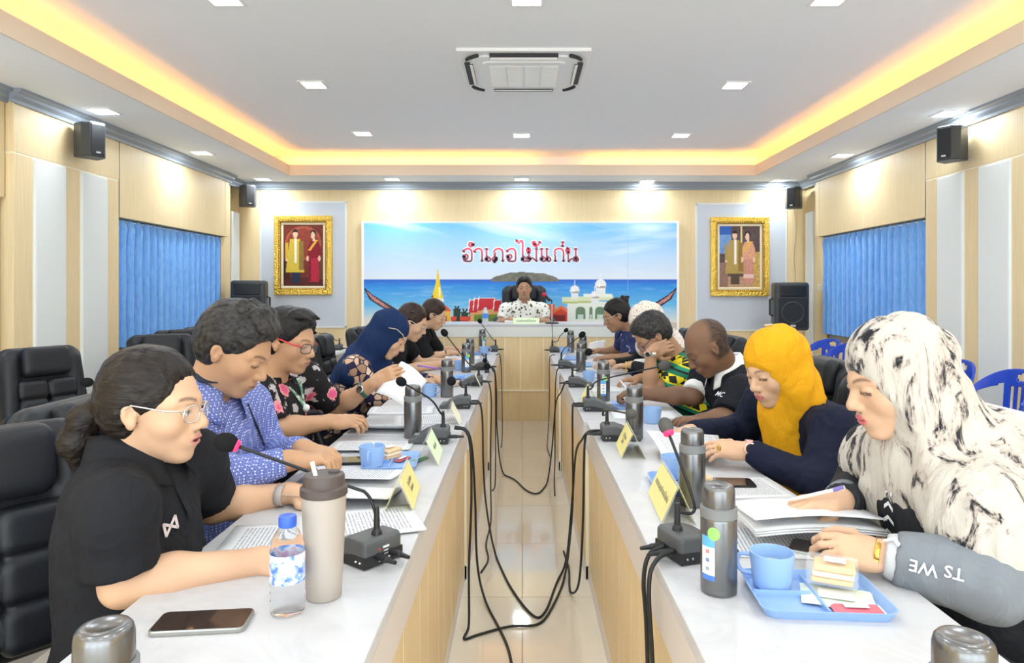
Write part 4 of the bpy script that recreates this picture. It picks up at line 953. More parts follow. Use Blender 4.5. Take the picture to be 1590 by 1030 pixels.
# big near-right tray
tp = Vector((.540, 1.262, TZ)); tray(tp, math.radians(-4), .235, .185, 'big sky blue tray at the lower right with cup and sandwich', .018)
cup(tp+Vector((-.062,.045,.0055)), math.radians(160), 'blue cup on the big tray at the lower right'); snack_box(tp+Vector((.045,.028,.022)), math.radians(-25), 'clear box of sandwich on the big tray at the lower right')
sachet(tp+Vector((.035,-.01,.005)), math.radians(-20), (.72,.80,.68), 'green and white wrapper under the sandwich box, lower right', (.12,.09)); sachet(tp+Vector((.05,-.055,.005)), math.radians(-5), (.70,.16,.22), 'red packet at the front of the big tray', (.085,.035))
tp = Vector((.465, 1.99, TZ)); tray(tp, math.radians(-3), .18, .21, 'blue tray beside the second thermos on the right', .016)
cup(tp+Vector((-.005,.075,.0055)), math.radians(0), 'blue cup with handle on the tray behind the yellow card', 1.0); snack_box(tp+Vector((.035,-.03,.0055)), math.radians(8), 'clear sandwich box on the right middle tray'); sachet(tp+Vector((-.045,-.055,.0055)), math.radians(75), (.10,.45,.16), 'green packet on the right middle tray', (.07,.03))
p = T(1005, 664); cup((.56, p.y+.1, TZ), math.radians(60), 'blue cup half hidden behind the thermos before the white collar')
p = T(912, 592); cup((.42, p.y, TZ), math.radians(0), 'blue cup behind the microphone in the right middle distance', .95); p = T(915, 568); tray((.46, p.y, TZ), 0, .13, .30, 'small blue tray far along the right table', .014)
p = T(985, 632); tray((.52, p.y, TZ), 0, .15, .20, 'blue tray beneath the clasped dark hands', .014)
p = T(872, 558); tray((.40, p.y, TZ), 0, .17, .30, 'farthest blue tray on the right table', .014); p = T(876, 551); cup((.37, p.y, TZ+.006), math.radians(0), 'farthest blue cup on the right table', .95)
# left
p = T(605, 728); tp = Vector((-.43, p.y+.06, TZ)); tray(tp, math.radians(4), .175, .22, 'blue tray beside the green name card', .016); cup(tp+Vector((-.055,-.045,.0055)), math.radians(-90), 'blue cup with a spoon beside the green name card', 1., True); snack_box(tp+Vector((-.02,.05,.0055)), math.radians(60), 'clear box of biscuits on the tray by the green card'); sachet(tp+Vector((.03,.03,.0055)), math.radians(70), (.42,.06,.10), 'dark red packet on the tray by the green card'); sachet((-.345, tp.y+.05, TZ+.001), math.radians(70), (.12,.30,.10), 'green packet on the table beside the green card')
p = T(666, 616); cup((-.50, p.y, TZ), math.radians(-30), 'blue cup behind the second left thermos'); p = T(672, 605); bk = None
for k, (c, lab) in enumerate((((.16,.18,.24), 'dark booklet at the bottom of the small pile by the blue cup'), ((.62,.66,.74), 'pale booklet in the small pile by the blue cup'), ((.35,.20,.16), 'brown booklet on top of the small pile by the blue cup'))):
    r = thing('booklet', lab, 'booklet', (-.52+.01*k, p.y+.22, TZ+.010*k), math.radians(8*k-4), 'small pile of booklets'); MB().box((0,0,.0045), (.15,.21,.008)).build('pages', M_WHITE, r); MB().box((0,0,.0088), (.152,.212,.0012)).build('cover', mat('booklet_%d' % k, c, .5), r)
p = T(715, 588); tray((-.385, p.y, TZ), 0, .13, .2, 'blue tray beside the tall microphone on the left', .014); p = T(712, 575); cup((-.45, p.y, TZ), math.radians(-40), 'pale blue cup before the far left thermos pair', 1.05)
p = T(750, 550); tray((-.39, p.y, TZ), 0, .15, .25, 'farthest blue tray on the left table', .014); cup((-.345, p.y-.05, TZ+.0055), math.radians(0), 'farthest blue cup on the left table')

# ---- phones and tablets
def phone(p, rz, w_, d_, lab, screen=(.03,.028,.03), body=(.05,.05,.055), th=.009, cat='phone', name='phone'):
    r = thing(name, lab, cat, p, rz, 'phones and tablets on the tables'); mb_ = mat('phone_body_%d' % int(1000*sum(body)), body, .25, .6)
    b = MB().prism(rrect(w_, d_, .011), 'z', 0, th).build('body', mb_, r); bevel(b, .002)
    MB().prism(rrect(w_-.006, d_-.006, .009), 'z', th, th+.0006).build('screen', mat('phone_screen_%d' % int(1000*sum(screen)), screen, .05, spec=.8), r)
    MB().box((0,-d_/2,th/2), (.012,.002,.003)).build('port', M_STEEL, r)
    for k in (-.01, .012): MB().box((-w_/2, k+d_*.15, th/2), (.002,.014,.003)).build('side_button', M_STEEL, r)
    return r
phone((-.545, 1.165, TZ), math.radians(-84), .074, .155, 'phone with brown screen lying beside the water bottle', (.045,.03,.025), (.35,.35,.33))
phone((.665, 1.475, TZ), math.radians(58), .080, .165, 'phone lying before the white patterned scarf', (.05,.038,.034), (.55,.60,.56))
phone((.600, 2.01, TZ), math.radians(86), .085, .16, 'black phone under the gold ringed hand', (.03,.02,.018), (.03,.03,.033))
p = T(505, 722); phone((-.60, p.y+.03, TZ), math.radians(-84), .085, .165, 'black phone before the blue patterned shirt', (.10,.07,.03), (.03,.03,.033))
# ------------------------------------------------------------------ bottle, tumbler, papers, cables
r = thing('water_bottle', 'clear water bottle with blue cap and blue label', 'bottle', (-.487, 1.215, TZ))
r.location = (T(438, 962).x, T(438, 962).y+.028, TZ)
M_PET = mat('clear_pet', (.93,.95,.97), .04, trans=1., ior=1.05); M_LAB = mat('bottle_label', (.5,.65,.9), .4)
n = N(M_LAB); v = n.coords('Object', (1,1,1)); n.col(n.ramp(n.noise(v, 55, 3, .6, .6), [(.36, (.10,.20,.70)), (.46, (.42,.60,.90)), (.54, (.85,.88,.96)), (.66, (.75,.45,.70))]))
MB().lathe([(.024,.001),(.029,.004),(.030,.012),(.0285,.018),(.030,.024),(.0288,.032),(.030,.038),(.0288,.046),(.030,.052),(.030,.112),(.028,.124),(.020,.142),(.0135,.150),(.0135,.162),(.0128,.162)], seg=32).build('shell', M_PET, r, smooth=True, sharp=60)
MB().lathe([(.0303,.058),(.0303,.108)], seg=32, close=False).build('label', M_LAB, r, smooth=True)
MB().lathe([(.0145,.152),(.0155,.153),(.0155,.168),(.0145,.171),(.004,.172)], seg=28).build('cap', mat('cap_blue', (.04,.12,.62), .35), r, smooth=True, sharp=40)
r2 = thing('water_bottle', 'small water bottle on the chairman desk', 'bottle', W(753, 500, 6.78).xy.to_3d()+Vector((0,.06,ZD)))
MB().lathe([(.026,0),(.030,.006),(.030,.10),(.022,.128),(.013,.138),(.013,.15)], seg=20).build('shell', mat('pet_pale', (.85,.9,.95), .2, alpha=.5), r2, smooth=True); MB().lathe([(.0303,.05),(.0303,.10)], seg=20, close=False).build('label', mat('bottle_label_plain', (.08,.25,.75), .4), r2, smooth=True); MB().lathe([(.0145,.14),(.0145,.158),(.004,.16)], seg=16).build('cap', mat('cap_pale', (.6,.68,.85), .4), r2)
# paper stack on the chairman desk
r = thing('paper_stack', 'flat white paper stack beside the chairman name plate', 'paper', W(793, 503, 6.8).xy.to_3d()+Vector((0,.06,ZD))); MB().box((0,0,.012), (.12,.2,.022)).build('sheets', M_WHITE, r); MB().box((0,0,.024), (.118,.198,.001)).build('top_sheet', M_TRIMW, r)
# tumbler
tp = T(502, 944); r = thing('tumbler', 'beige drink tumbler with brown lid and straw on the left table', 'tumbler', ((503-VX)*(tp.y+.045)/F, tp.y+.045, TZ))
r.scale = (.88,.88,.97)
M_TUM = mat('beige_coating', (.44,.39,.35), .45); M_LID = mat('brown_lid', (.085,.065,.062), .45)
MB().lathe([(.033,.0),(.0365,.003),(.040,.06),(.0445,.155),(.0465,.200)], seg=40).build('cup', M_TUM, r, smooth=True, sharp=50)
MB().lathe([(.0465,.196),(.0490,.198),(.0490,.212),(.0455,.214),(.0430,.216),(.0430,.232),(.0405,.236),(.010,.236)], seg=40).build('lid', M_LID, r, smooth=True, sharp=35)
MB().box((.018,.012,.238), (.022,.012,.007), bev=.002).build('sip_tab', M_LID, r); MB().tube([(-.014,-.012,.235),(-.020,-.016,.262)], .0045, 10).build('straw', M_TRIMW, r)
# chairman's microphone on a stand
r = thing('microphone', 'handheld microphone with red windscreen on a desk stand by the chairman', 'microphone', W(857, 503, 6.8).xy.to_3d()+Vector((0,.0,ZD)))
MB().lathe([(.068,0),(.07,.004),(.066,.012),(.012,.018)], seg=28).build('round_base', M_BLACK, r, smooth=True, sharp=40); MB().tube([(0,0,.015),(0,0,.20)], .006, 10).build('pole', M_STEEL, r)
MB().tube(bez([(0,0,.195),(-.005,0,.23),(-.035,0,.255)], 6), .006, 8).build('clip_arm', M_BLACK, r); MB().tube([(-.02,-.01,.225),(-.065,-.015,.275)], [.012,.017], 12).build('handle', M_BLACK, r); MB().ball((-.078,-.016,.288), .024, 16, 10).build('windscreen', mat('red_foam', (.55,.03,.07), .9), r, smooth=True)

# ---- papers
M_PAP = mat('paper', (.72,.73,.755), .6)
M_PRN = mat('printed_paper', (.72,.73,.755), .6)
n = N(M_PRN); uv = n.n('ShaderNodeUVMap'); sp = n.n('ShaderNodeSeparateXYZ'); n.l(uv.outputs[0], sp.inputs[0])
rows = n.math('FRACT', n.math('MULTIPLY', sp.outputs[1], 34.)); ln = n.math('LESS_THAN', rows, .42)
mp = n.n('ShaderNodeMapping'); mp.inputs['Scale'].default_value = (38, 34, 1); n.l(uv.outputs[0], mp.inputs[0]); wd = n.math('GREATER_THAN', n.noise(mp.outputs[0], 1., 1), .42)
mx = n.math('MULTIPLY', n.math('GREATER_THAN', sp.outputs[0], .12), n.math('LESS_THAN', sp.outputs[0], .88)); my = n.math('MULTIPLY', n.math('GREATER_THAN', sp.outputs[1], .10), n.math('LESS_THAN', sp.outputs[1], .90))
msk = n.math('MULTIPLY', n.math('MULTIPLY', ln, wd), n.math('MULTIPLY', mx, my)); n.col(n.mix(n.math('MULTIPLY', msk, .62), (.72,.73,.755), (.10,.11,.16)))
def sheet(p, rz, lab, w_=.21, d_=.297, curl=0., lift=0., m=None, n_=10, extra=0, tilt=None, grp='document sheets on the tables', name='document'):
    # a document: top sheet with print, and the pile beneath
    r = thing(name, lab, 'paper', p, rz, grp)
    b = MB(); th_ = .0009*extra
    def fn(u, v):
        z = th_+.0012+lift*math.sin(math.pi*u)*.5+curl*max(0, (u-.45)/.55)**2+.0008*math.sin(5*v+2*u)
        x = (u-.5)*w_*(1-.12*min(1, abs(curl)*8)*max(0, u-.45))
        return (x, (v-.5)*d_, z)
    b.grid(fn, n_, n_); o = b.build('top_sheet', m or M_PRN, r, smooth=True)
    uvl = o.data.uv_layers.new(name='UVMap'); vv = [(i/n_, j/n_) for j in range(n_+1) for i in range(n_+1)]
    for lp in o.data.loops: uvl.data[lp.index].uv = vv[lp.vertex_index]
    solid(o, .0004, -1)
    if extra: MB().box((0,0,th_/2+.0003), (w_*.985, d_*.985, th_)).build('under_sheets', M_PAP, r)
    if tilt is not None: r.rotation_euler = tilt
    return r
D = math.radians
sheet((-.53, 1.565, TZ), D(-82), 'printed sheets under the arm of the speaking woman', extra=2); sheet((-.40, 1.66, TZ+.004), D(-70), 'printed sheet half under the near left microphone', extra=1)
sheet((-.50, 1.88, TZ+.003), D(-96), 'blank curling sheet behind the grey tumbler', m=M_PAP, curl=.03, lift=.01)
p = T(560, 742); sheet((-.52, p.y+.01, TZ), D(-95), 'open printed booklet page before the black phone', curl=.02, lift=.02, extra=3)
p = T(555, 698); sheet((-.55, p.y+.02, TZ), D(-88), 'thick printed document before the man in blue', extra=4, curl=.012)
p = T(570, 668); sheet((-.56, p.y, TZ), D(-92), 'printed document with a curled page behind the blue cup', extra=3, curl=.035, lift=.01)
p = T(575, 640); sheet((-.57, p.y+.02, TZ), D(-86), 'open document before the man in floral shirt', extra=6, lift=.012)
p = T(680, 660); sheet((-.42, p.y+.12, TZ), D(-80), 'sheet with red heading beside the left thermos', extra=1)
p = T(690, 588); sheet((-.52, p.y, TZ), D(-88), 'white sheet under the hand with purple pen', extra=2, m=M_PAP)
p = T(690, 570); sheet((-.54, p.y, TZ), D(-92), 'printed sheets before the woman with hair clip', extra=2); sheet((-.50, 5.75, TZ), D(-90), 'white sheets before the farthest woman in black', extra=3, lift=.03)
# sheet held up by the man in floral shirt
def freesheet(corners, lab, m=M_PAP, bow=.02):
    c = [Vector(q_) for q_ in corners]; o0 = sum(c, Vector())/4; r = thing('document', lab, 'paper', o0, 0, 'document sheets on the tables'); nn = (c[1]-c[0]).cross(c[3]-c[0]).normalized()
    def fn(u, v): return (c[0]*(1-u)*(1-v)+c[1]*u*(1-v)+c[2]*u*v+c[3]*(1-u)*v)-o0+nn*bow*math.sin(math.pi*u)
    o = MB().grid(fn, 10, 8).build('sheet', m, r, smooth=True); solid(o, .0005)
    uvl = o.data.uv_layers.new(name='UVMap'); vv = [(i/10, j/8) for j in range(9) for i in range(11)]
    for lp in o.data.loops: uvl.data[lp.index].uv = vv[lp.vertex_index]
    return r
freesheet([W(583, 610, 2.86), W(630, 635, 2.80), W(663, 592, 2.92), W(623, 561, 3.0)], 'white sheet held up by the man in floral shirt')
freesheet([W(912, 552, 5.95), W(938, 548, 5.9), W(940, 528, 5.95), W(915, 533, 6.0)], 'sheet held upright by the woman in navy shirt', bow=.01)
# right
st = sheet((.585, 1.55, TZ), D(84), 'printed sheets lying under the held booklet on the right', extra=2)
bk = thing('document_booklet', 'thick white booklet held open by the woman in white scarf', 'booklet', (.655, 1.585, TZ+.036), D(90))
for k in range(4):
    o = MB().grid(lambda u, v, k=k: ((u-.5)*.20+.004*k, (v-.5)*.29, .004*k+.010*math.sin(math.pi*v)+.02*(1-u)*(k == 3)), 8, 8).build('page', M_PAP, bk, smooth=True); solid(o, .002)
for (dx, dy) in ((-.07,.10),(.06,.02)): MB().box((dx, dy, -.004), (.012,.028,.0008)).build('yellow_tab', mat('tab_yellow', (.95,.85,.15), .5), bk)
sheet((.605, 1.97, TZ), D(95), 'sheet under the black phone on the right', extra=2, m=M_PRN)
freesheet([W(1003, 668, 2.42), W(1035, 725, 2.22), W(1118, 705, 2.2), W(1115, 676, 2.4)], 'sheet held by the woman in yellow scarf', M_PRN, .012)
p = T(1010, 645); sheet((.56, p.y, TZ), D(88), 'white sheets before the man in white collar', extra=3, m=M_PAP); p = T(960, 605); sheet((.53, p.y, TZ), D(90), 'white sheet before the green jersey', extra=2, m=M_PAP)
p = T(945, 572); sheet((.53, p.y, TZ), D(92), 'printed sheets before the cream scarf', extra=2); sheet((.52, 5.55, TZ), D(90), 'white sheets before the woman in navy shirt', extra=3, m=M_PAP)
# outer left table papers
sheet((-1.85, 6.25, TZ), D(0), 'printed sheet on the outer table behind red glasses', extra=1); 
r = thing('name_plate', 'pale green flat card on the outer left table', 'name plate', (-1.76, 6.45, TZ)); MB().box((0,0,.002), (.10,.20,.003)).build('card', M_GRN, r); MB().box((0,0,.004), (.07,.15,.0006)).build('print_patch', M_WHITE, r)
# pens
def pen(a, b, c, lab):
    a = Vector(a); b = Vector(b); r = thing('pen', lab, 'pen', a, 0, 'pens in hand'); d = b-a
    MB().tube([(0,0,0), d*.12, d], [.001,.0042,.0042], 10).build('barrel', mat('pen_%d' % int(100*c[0]+10*c[2]), c, .35), r); MB().tube([d*.8, d*.98+Vector((0,0,.001))], .0048, 8).build('grip_band', mat('pen_band', (.2,.16,.45), .4), r); return r
pen(W(1222, 778, 1.60), W(1312, 757, 1.55), (.90,.74,.64), 'pale pink pen in the hand of the woman in white scarf'); pen(W(683, 573, 3.98), W(648, 568, 3.9), (.30,.12,.75), 'purple pen writing near the navy scarf'); pen(W(962, 590, 3.42), W(985, 618, 3.36), (.70,.72,.85), 'pale pen in the clasped dark hands')

# ---- cables down the aisle
M_CAB = mat('black_cable', (.012,.012,.012), .5)
def cable(pts, lab, r_=.0048, n_=8):
    P = [Vector((q_.x, q_.y, max(q_.z, r_+.001))) for q_ in bez(pts, n_)]; o0 = P[0]; o = MB().tube([q_-o0 for q_ in P], r_, 7).build('cable', M_CAB, None, o0, smooth=True); return tag(o, lab, 'cable', 'black microphone cables in the aisle')
fz = .006
cable([(-.27, 2.72, TZ+.022), (-.225, 2.70, TZ+.015), (-.205, 2.69, TZ-.05), (-.20, 2.68, .45), (-.205, 2.62, .2), (-.20, 2.55, .02), (-.21, 2.47, fz), (-.16, 2.50, fz), (-.05, 2.56, fz), (.06, 2.58, fz), (.12, 2.72, fz), (.19, 3.0, .03), (.235, 3.2, .25), (.243, 3.3, .5), (.245, 3.32, TZ+.0), (.262, 3.33, TZ+.02), (.30, 3.33, TZ+.022)], 'cable from the green card microphone crossing the floor to the right table')
cable([(-.27, 2.74, TZ+.025), (-.22, 2.73, TZ+.01), (-.2, 2.74, TZ-.08), (-.19, 2.76, .4), (-.185, 2.8, .15), (-.15, 2.75, .02), (-.06, 2.45, fz), (-.03, 2.25, fz), (.0, 2.0, fz), (.02, 1.7, fz)], 'cable running along the floor towards the camera')
cable([(-.255, 3.42, TZ+.02), (-.215, 3.42, TZ+.01), (-.20, 3.43, TZ-.08), (-.195, 3.42, .4), (-.18, 3.4, .2), (-.13, 3.25, .02), (-.05, 2.9, fz), (.04, 2.65, fz), (.09, 2.68, fz), (.15, 2.95, fz), (.20, 3.1, .05), (.23, 3.15, .3), (.235, 3.0, .55), (.24, 2.72, TZ-.02), (.262, 2.68, TZ+.018), (.30, 2.68, TZ+.022)], 'cable from the bent left microphone looping over to the right')
cable([(-.245, 4.2, TZ+.02), (-.205, 4.2, TZ), (-.19, 4.2, TZ-.12), (-.19, 4.1, .35), (-.185, 4.0, .12), (-.17, 3.7, .02), (-.18, 3.4, fz), (-.16, 3.2, fz), (-.185, 3.05, fz)], 'cable hanging below the tall left microphone', .0042)
cable([(-.245, 4.9, TZ+.02), (-.20, 4.9, TZ), (-.185, 4.9, TZ-.15), (-.18, 4.85, .3), (-.14, 4.7, .03), (-.05, 4.55, fz), (.03, 4.3, fz), (.10, 4.25, fz), (.16, 4.45, .01), (.20, 4.6, .2), (.225, 4.6, .5), (.24, 4.2, TZ-.05), (.262, 4.15, TZ+.015), (.285, 4.15, TZ+.02)], 'cable drooping across the aisle far away')
cable([(-.2, 4.75, TZ+.015), (-.19, 4.75, TZ-.03), (-.185, 4.72, .45), (-.18, 4.6, .2), (-.175, 4.4, .02), (-.19, 4.3, fz)], 'cable of the small round microphone over the left edge', .004)
cable([(-.23, 5.9, TZ+.018), (-.19, 5.9, TZ), (-.175, 5.88, .4), (-.17, 5.8, .05), (-.17, 5.5, fz)], 'cable below the farthest left microphone', .004)
cable([(.29, 4.85, TZ+.02), (.25, 4.85, TZ+.01), (.235, 4.84, TZ-.1), (.23, 4.8, .35), (.225, 4.7, .1), (.21, 4.5, fz), (.2, 4.2, fz)], 'cable below the microphone at the far right thermos pair', .004)
cable([(.285, 5.9, TZ+.018), (.25, 5.9, TZ+.01), (.235, 5.9, TZ-.05), (.232, 5.85, .3), (.22, 5.8, .08), (.2, 5.5, fz), (.21, 5.2, fz)], 'cable below the farthest right microphone', .0036)
cable([(.30, 2.66, TZ+.026), (.262, 2.65, TZ+.02), (.243, 2.66, TZ-.03), (.238, 2.68, .35), (.225, 2.72, .1), (.20, 2.85, .01), (.21, 3.1, fz), (.2, 3.3, fz)], 'thick doubled cable at the yellow card microphone')
cable([(.302, 1.45, TZ+.028), (.268, 1.44, TZ+.014), (.255, 1.435, TZ-.04), (.262, 1.44, .55), (.268, 1.42, .25), (.262, 1.35, .02), (.22, 1.2, fz), (.12, .9, fz)], 'left one of two cables at the nearest right microphone')
cable([(.318, 1.425, TZ+.028), (.276, 1.40, TZ+.018), (.257, 1.385, TZ-.03), (.264, 1.38, .5), (.268, 1.34, .2), (.262, 1.25, .02), (.24, 1.0, fz)], 'right one of two cables at the nearest right microphone')
wire = [(W(857, 503, 6.63).x, 6.72, ZD+.004), (W(857, 503, 6.63).x, 6.632, ZD+.003), (W(858, 510, 6.6).x, 6.622, ZD-.08), (W(859, 530, 6.6).x, 6.615, .75), (W(859, 540, 6.55).x, 6.58, TZ+.004), (.31, 6.3, TZ+.004)]
cable(wire, 'thin cable hanging down the desk from the chairman microphone', .003)
# ------------------------------------------------------------------ black executive chairs
M_LEATH = mat('black_leather', (.014,.015,.019), .45, spec=.4); n = N(M_LEATH); v = n.coords('Object', (1,1,1)); n.bump(n.noise(v, 260, 3, .6), .12, .002)
M_LEATH2 = mat('grey_leather', (.055,.058,.065), .48)
def rotY(a): return np.array(Matrix.Rotation(math.radians(a), 3, 'Y'))
chair_cache = {}
def exec_chair_meshes():
    tilt = -9; R = rotY(tilt)
    def bp(x, y, z): q_ = Matrix.Rotation(math.radians(tilt), 3, 'Y') @ Vector((x, y, z)); return Vector((-.23, 0, .46))+q_
    o = {}
    s = SDF()
    s.box(bp(-.05,0,.30), (.07,.50,.56), R, .035, .02); s.box(bp(-.05,0,.50), (.075,.42,.22), R, .035, .05)
    for yy in (-.215, .215): s.cone(bp(-.015,yy,.10), bp(-.015,yy*.86,.52), .045, .040, .03)
    o['backrest'] = s.mesh(.011, 1)
    s = SDF(); s.box(bp(.015,0,.515), (.085,.28,.185), R, .04, .02); o['headrest_pad'] = s.mesh(.009, 1)
    s = SDF()
    for k, z in enumerate((.345, .225, .105)):
        for yy in (-.088, .088): s.box(bp(.005,yy,z), (.075,.172,.122), R, .032, .006)
    o['lumbar_pads'] = s.mesh(.009, 1)
    s = SDF(); s.box((.03,0,.405), (.50,.50,.10), None, .045, .02); s.box((.03,0,.45), (.40,.36,.06), None, .028, .02); o['seat'] = s.mesh(.011, 1)
    for nm, sg in (('armrest', 1), ('armrest.001', -1)):
        s = SDF(); P = [(-.24,sg*.285,.60),(-.10,sg*.30,.655),(.06,sg*.30,.66),(.16,sg*.295,.62),(.19,sg*.29,.52),(.15,sg*.275,.42)]
        pts = [tuple(q_) for q_ in bez(P, 3)]; rs = [.026+.010*math.sin(math.pi*min(1, i/9)) for i in range(len(pts))]; s.chain(pts, rs, .01); s.chain([(-.24,sg*.285,.60),(-.18,sg*.27,.50),(-.05,sg*.265,.42)], [.024,.02,.02], .01)
        o[nm] = s.mesh(.009, 1)
    return o
CH = exec_chair_meshes(); ch0 = None
def exec_chair(x, y, rz, lab, z=0., grey=False, grp='black leather office chairs'):
    global ch0
    if ch0 is None:
        r = thing('office_chair', '', 'chair', (0,0,0), 0, grp)
        for k, (vs, Q) in CH.items(): np_mesh(k.split('.')[0], vs, Q, M_LEATH, r)
        MB().lathe([(.03,.08),(.03,.22),(.022,.22),(.022,.37)], (0.02,0,0), 16).build('gas_column', M_BLACK, r)
        MB().box((.02,0,.355), (.22,.16,.03), bev=.006).build('seat_plate', M_BLACK, r)
        for k in range(5):
            a = k*2*math.pi/5+.3; d = Vector((math.cos(a), math.sin(a), 0)); lg = MB().tube([Vector((.02,0,.11)), Vector((.02,0,.075))+d*.29], [.026,.017], 8).build('leg', M_BLACK, r)
            MB().ball(Vector((.02,0,.0275))+d*.295, (.0265,.0265,.027), 10, 8).build('caster', M_BLACK, lg, smooth=True)
        ch0 = r
    else: r = copy_tree(ch0)
    r.location = (x, y, z); r.rotation_euler = (0,0,rz); r.scale = (.9,.9,.9); r['label'] = lab; r['group'] = grp
    return r
D = math.radians
exec_chair(-.98, 1.36, D(-38), 'black leather chair holding the speaking woman, lower left')
exec_chair(-.99, 1.98, D(0), 'black chair under the man in blue patterned shirt'); exec_chair(-1.12, 2.70, D(0), 'black chair under the man in floral shirt')
exec_chair(-.98, 3.30, D(-20), 'empty black chair between floral shirt and navy scarf'); exec_chair(-1.04, 3.95, D(-8), 'black chair under the woman in navy scarf'); exec_chair(-1.14, 4.88, 0, 'black chair under the woman with hair clip'); exec_chair(-1.12, 5.92, 0, 'black chair under the farthest woman in black')
# outer left row behind its table
exec_chair(-2.42, 3.70, D(-25), 'empty black chair at the left edge of the picture', grp='empty chairs of the outer left row'); exec_chair(-2.46, 4.66, D(-62), 'wide empty black chair facing the camera before the white strips', grp='empty chairs of the outer left row')
exec_chair(-2.52, 5.42, D(-28), 'empty black chair before the left end of the curtain', grp='empty chairs of the outer left row'); exec_chair(-2.58, 6.10, D(6), 'empty black chair seen from the side before the curtain', grp='empty chairs of the outer left row'); exec_chair(-2.55, 6.8, D(0), 'farthest empty chair of the outer left row', grp='empty chairs of the outer left row')
# right side
exec_chair(1.16, 1.50, D(185), 'black chair under the woman in white patterned scarf'); exec_chair(1.06, 2.42, D(200), 'dark chair under the woman in yellow scarf'); exec_chair(1.13, 3.18, D(180), 'black chair under the man with white collar')
exec_chair(1.10, 3.98, D(178), 'black chair under the man in green jersey'); exec_chair(1.16, 4.80, D(180), 'black chair under the woman in cream scarf'); exec_chair(1.08, 5.66, D(180), 'black chair under the woman in navy shirt')
exec_chair(.02, 7.38, D(-90), 'black chair of the chairman before the banner', z=.292).scale = (1.,1.,.98)

# ------------------------------------------------------------------ blue plastic chairs and folding tables on the right
M_BLUEP = mat('royal_blue_plastic', (.02,.07,.52), .22, spec=.6)
bc0 = None
def blue_chair(x, y, rz, lab):
    global bc0
    if bc0 is None:
        r = thing('plastic_chair', '', 'chair', (0,0,0), 0, 'royal blue plastic chairs')
        nu, nv = 72, 30; A = math.radians(74)
        def top(u): t = (u-.5)*2; return .80-.17*abs(t)**2.4
        def bot(u): t = (u-.5)*2; return .44+.11*abs(t)**3
        def f(u, v):
            th = math.pi+(u-.5)*2*A; z = bot(u)+(top(u)-bot(u))*v; rad = .235+.035*v
            return (.0+rad*math.cos(th)*.95, rad*1.05*math.sin(th), z)
        vs = [f(i/nu, j/nv) for j in range(nv+1) for i in range(nu+1)]; fs = []
        for j in range(nv):
            for i in range(nu):
                u, v = (i+.5)/nu, (j+.5)/nv; t = (u-.5)*2
                hole = (abs(t) < .16 and .80 < v < .92 and (t/.17)**2+((v-.86)/.065)**2 < 1)
                for k in (-.24, -.08, .08, .24): hole |= abs(t-k) < .048 and .10 < v < .70
                hole |= .40 < abs(t) < .86 and .12 < v < .80-.1*abs(t)
                if not hole: a = j*(nu+1)+i; fs.append((a, a+1, a+nu+2, a+nu+1))
        o = mesh_obj('backrest', vs, fs, M_BLUEP, r, smooth=True); solid(o, .014, 0); bevel(o, .004)
        o = MB().prism(rrect(.43,.44,.09,6), 'z', .425, .445).build('seat', M_BLUEP, r); bevel(o, .008)
        for sx in (-1, 1):
            for sy in (-1, 1):
                a = Vector((sx*.165, sy*.165, .43)); b = Vector((sx*.215, sy*.215, .0)); MB().tube([a, b], [.030,.020], 8).build('leg', M_BLUEP, r)
        MB().box((.0,-.0,.415), (.36,.36,.02)).build('under_rim', M_BLUEP, r)
        bc0 = r
    else: r = copy_tree(bc0)
    r.location = (x, y, 0); r.rotation_euler = (0,0,rz); r['label'] = lab; return r
blue_chair(2.72, 4.06, D(175), 'blue plastic chair by the wall at the right edge'); blue_chair(2.74, 4.62, D(185), 'blue plastic chair by the wall, half behind the white patterned scarf')
blue_chair(2.72, 6.12, D(180), 'blue plastic chair beyond the yellow scarf, nearer one'); blue_chair(2.78, 6.60, D(190), 'farthest blue plastic chair under the curtain'); blue_chair(1.72, 3.85, D(-10), 'blue plastic chair on the aisle side, between yellow and white scarves'); blue_chair(1.80, 4.9, D(0), 'blue plastic chair tucked under the folding table behind the yellow scarf')
M_CLOTH = mat('white_vinyl_cloth', (.83,.83,.86), .4); n = N(M_CLOTH); v = n.coords('Object', (1,1,1)); n.bump(n.noise(v, 18, 3, .6), .35, .02)
def folding_table(y0, y1, lab):
    x0, x1 = 1.93, 2.37; r = thing('folding_table', lab, 'table', ((x0+x1)/2, (y0+y1)/2, 0), 0, 'folding tables on the right'); L = y1-y0
    MB().box((0,0,TZ-.03), (x1-x0-.02, L-.02, .03)).build('table_top', M_GREYP, r); MB().box((0,0,TZ-.008), (x1-x0+.004, L, .016), bev=.006).build('cloth', M_CLOTH, r)
    MB().box((-(x1-x0)/2+.012,0,TZ-.065), (.02,L-.05,.06)).build('apron', mat('apron_grey', (.36,.37,.38), .5), r)
    for sy in (-1, 1):
        for sx in (-1, 1): MB().tube([(sx*.18, sy*(L/2-.12), 0), (sx*.18, sy*(L/2-.12), TZ-.04)], .0125, 10).build('leg', M_STEEL, r)
        MB().tube([(-.18, sy*(L/2-.12), .15), (.18, sy*(L/2-.12), .15)], .01, 8).build('crossbar', M_STEEL, r); MB().tube([(-.16, sy*(L/2-.12), TZ-.25), (-.16, sy*(L/2-.45), TZ-.05)], .008, 8).build('brace', M_STEEL, r)
folding_table(2.2, 3.98, 'white covered folding table at the right edge'); folding_table(3.985, 5.75, 'white covered folding table behind the yellow scarf')
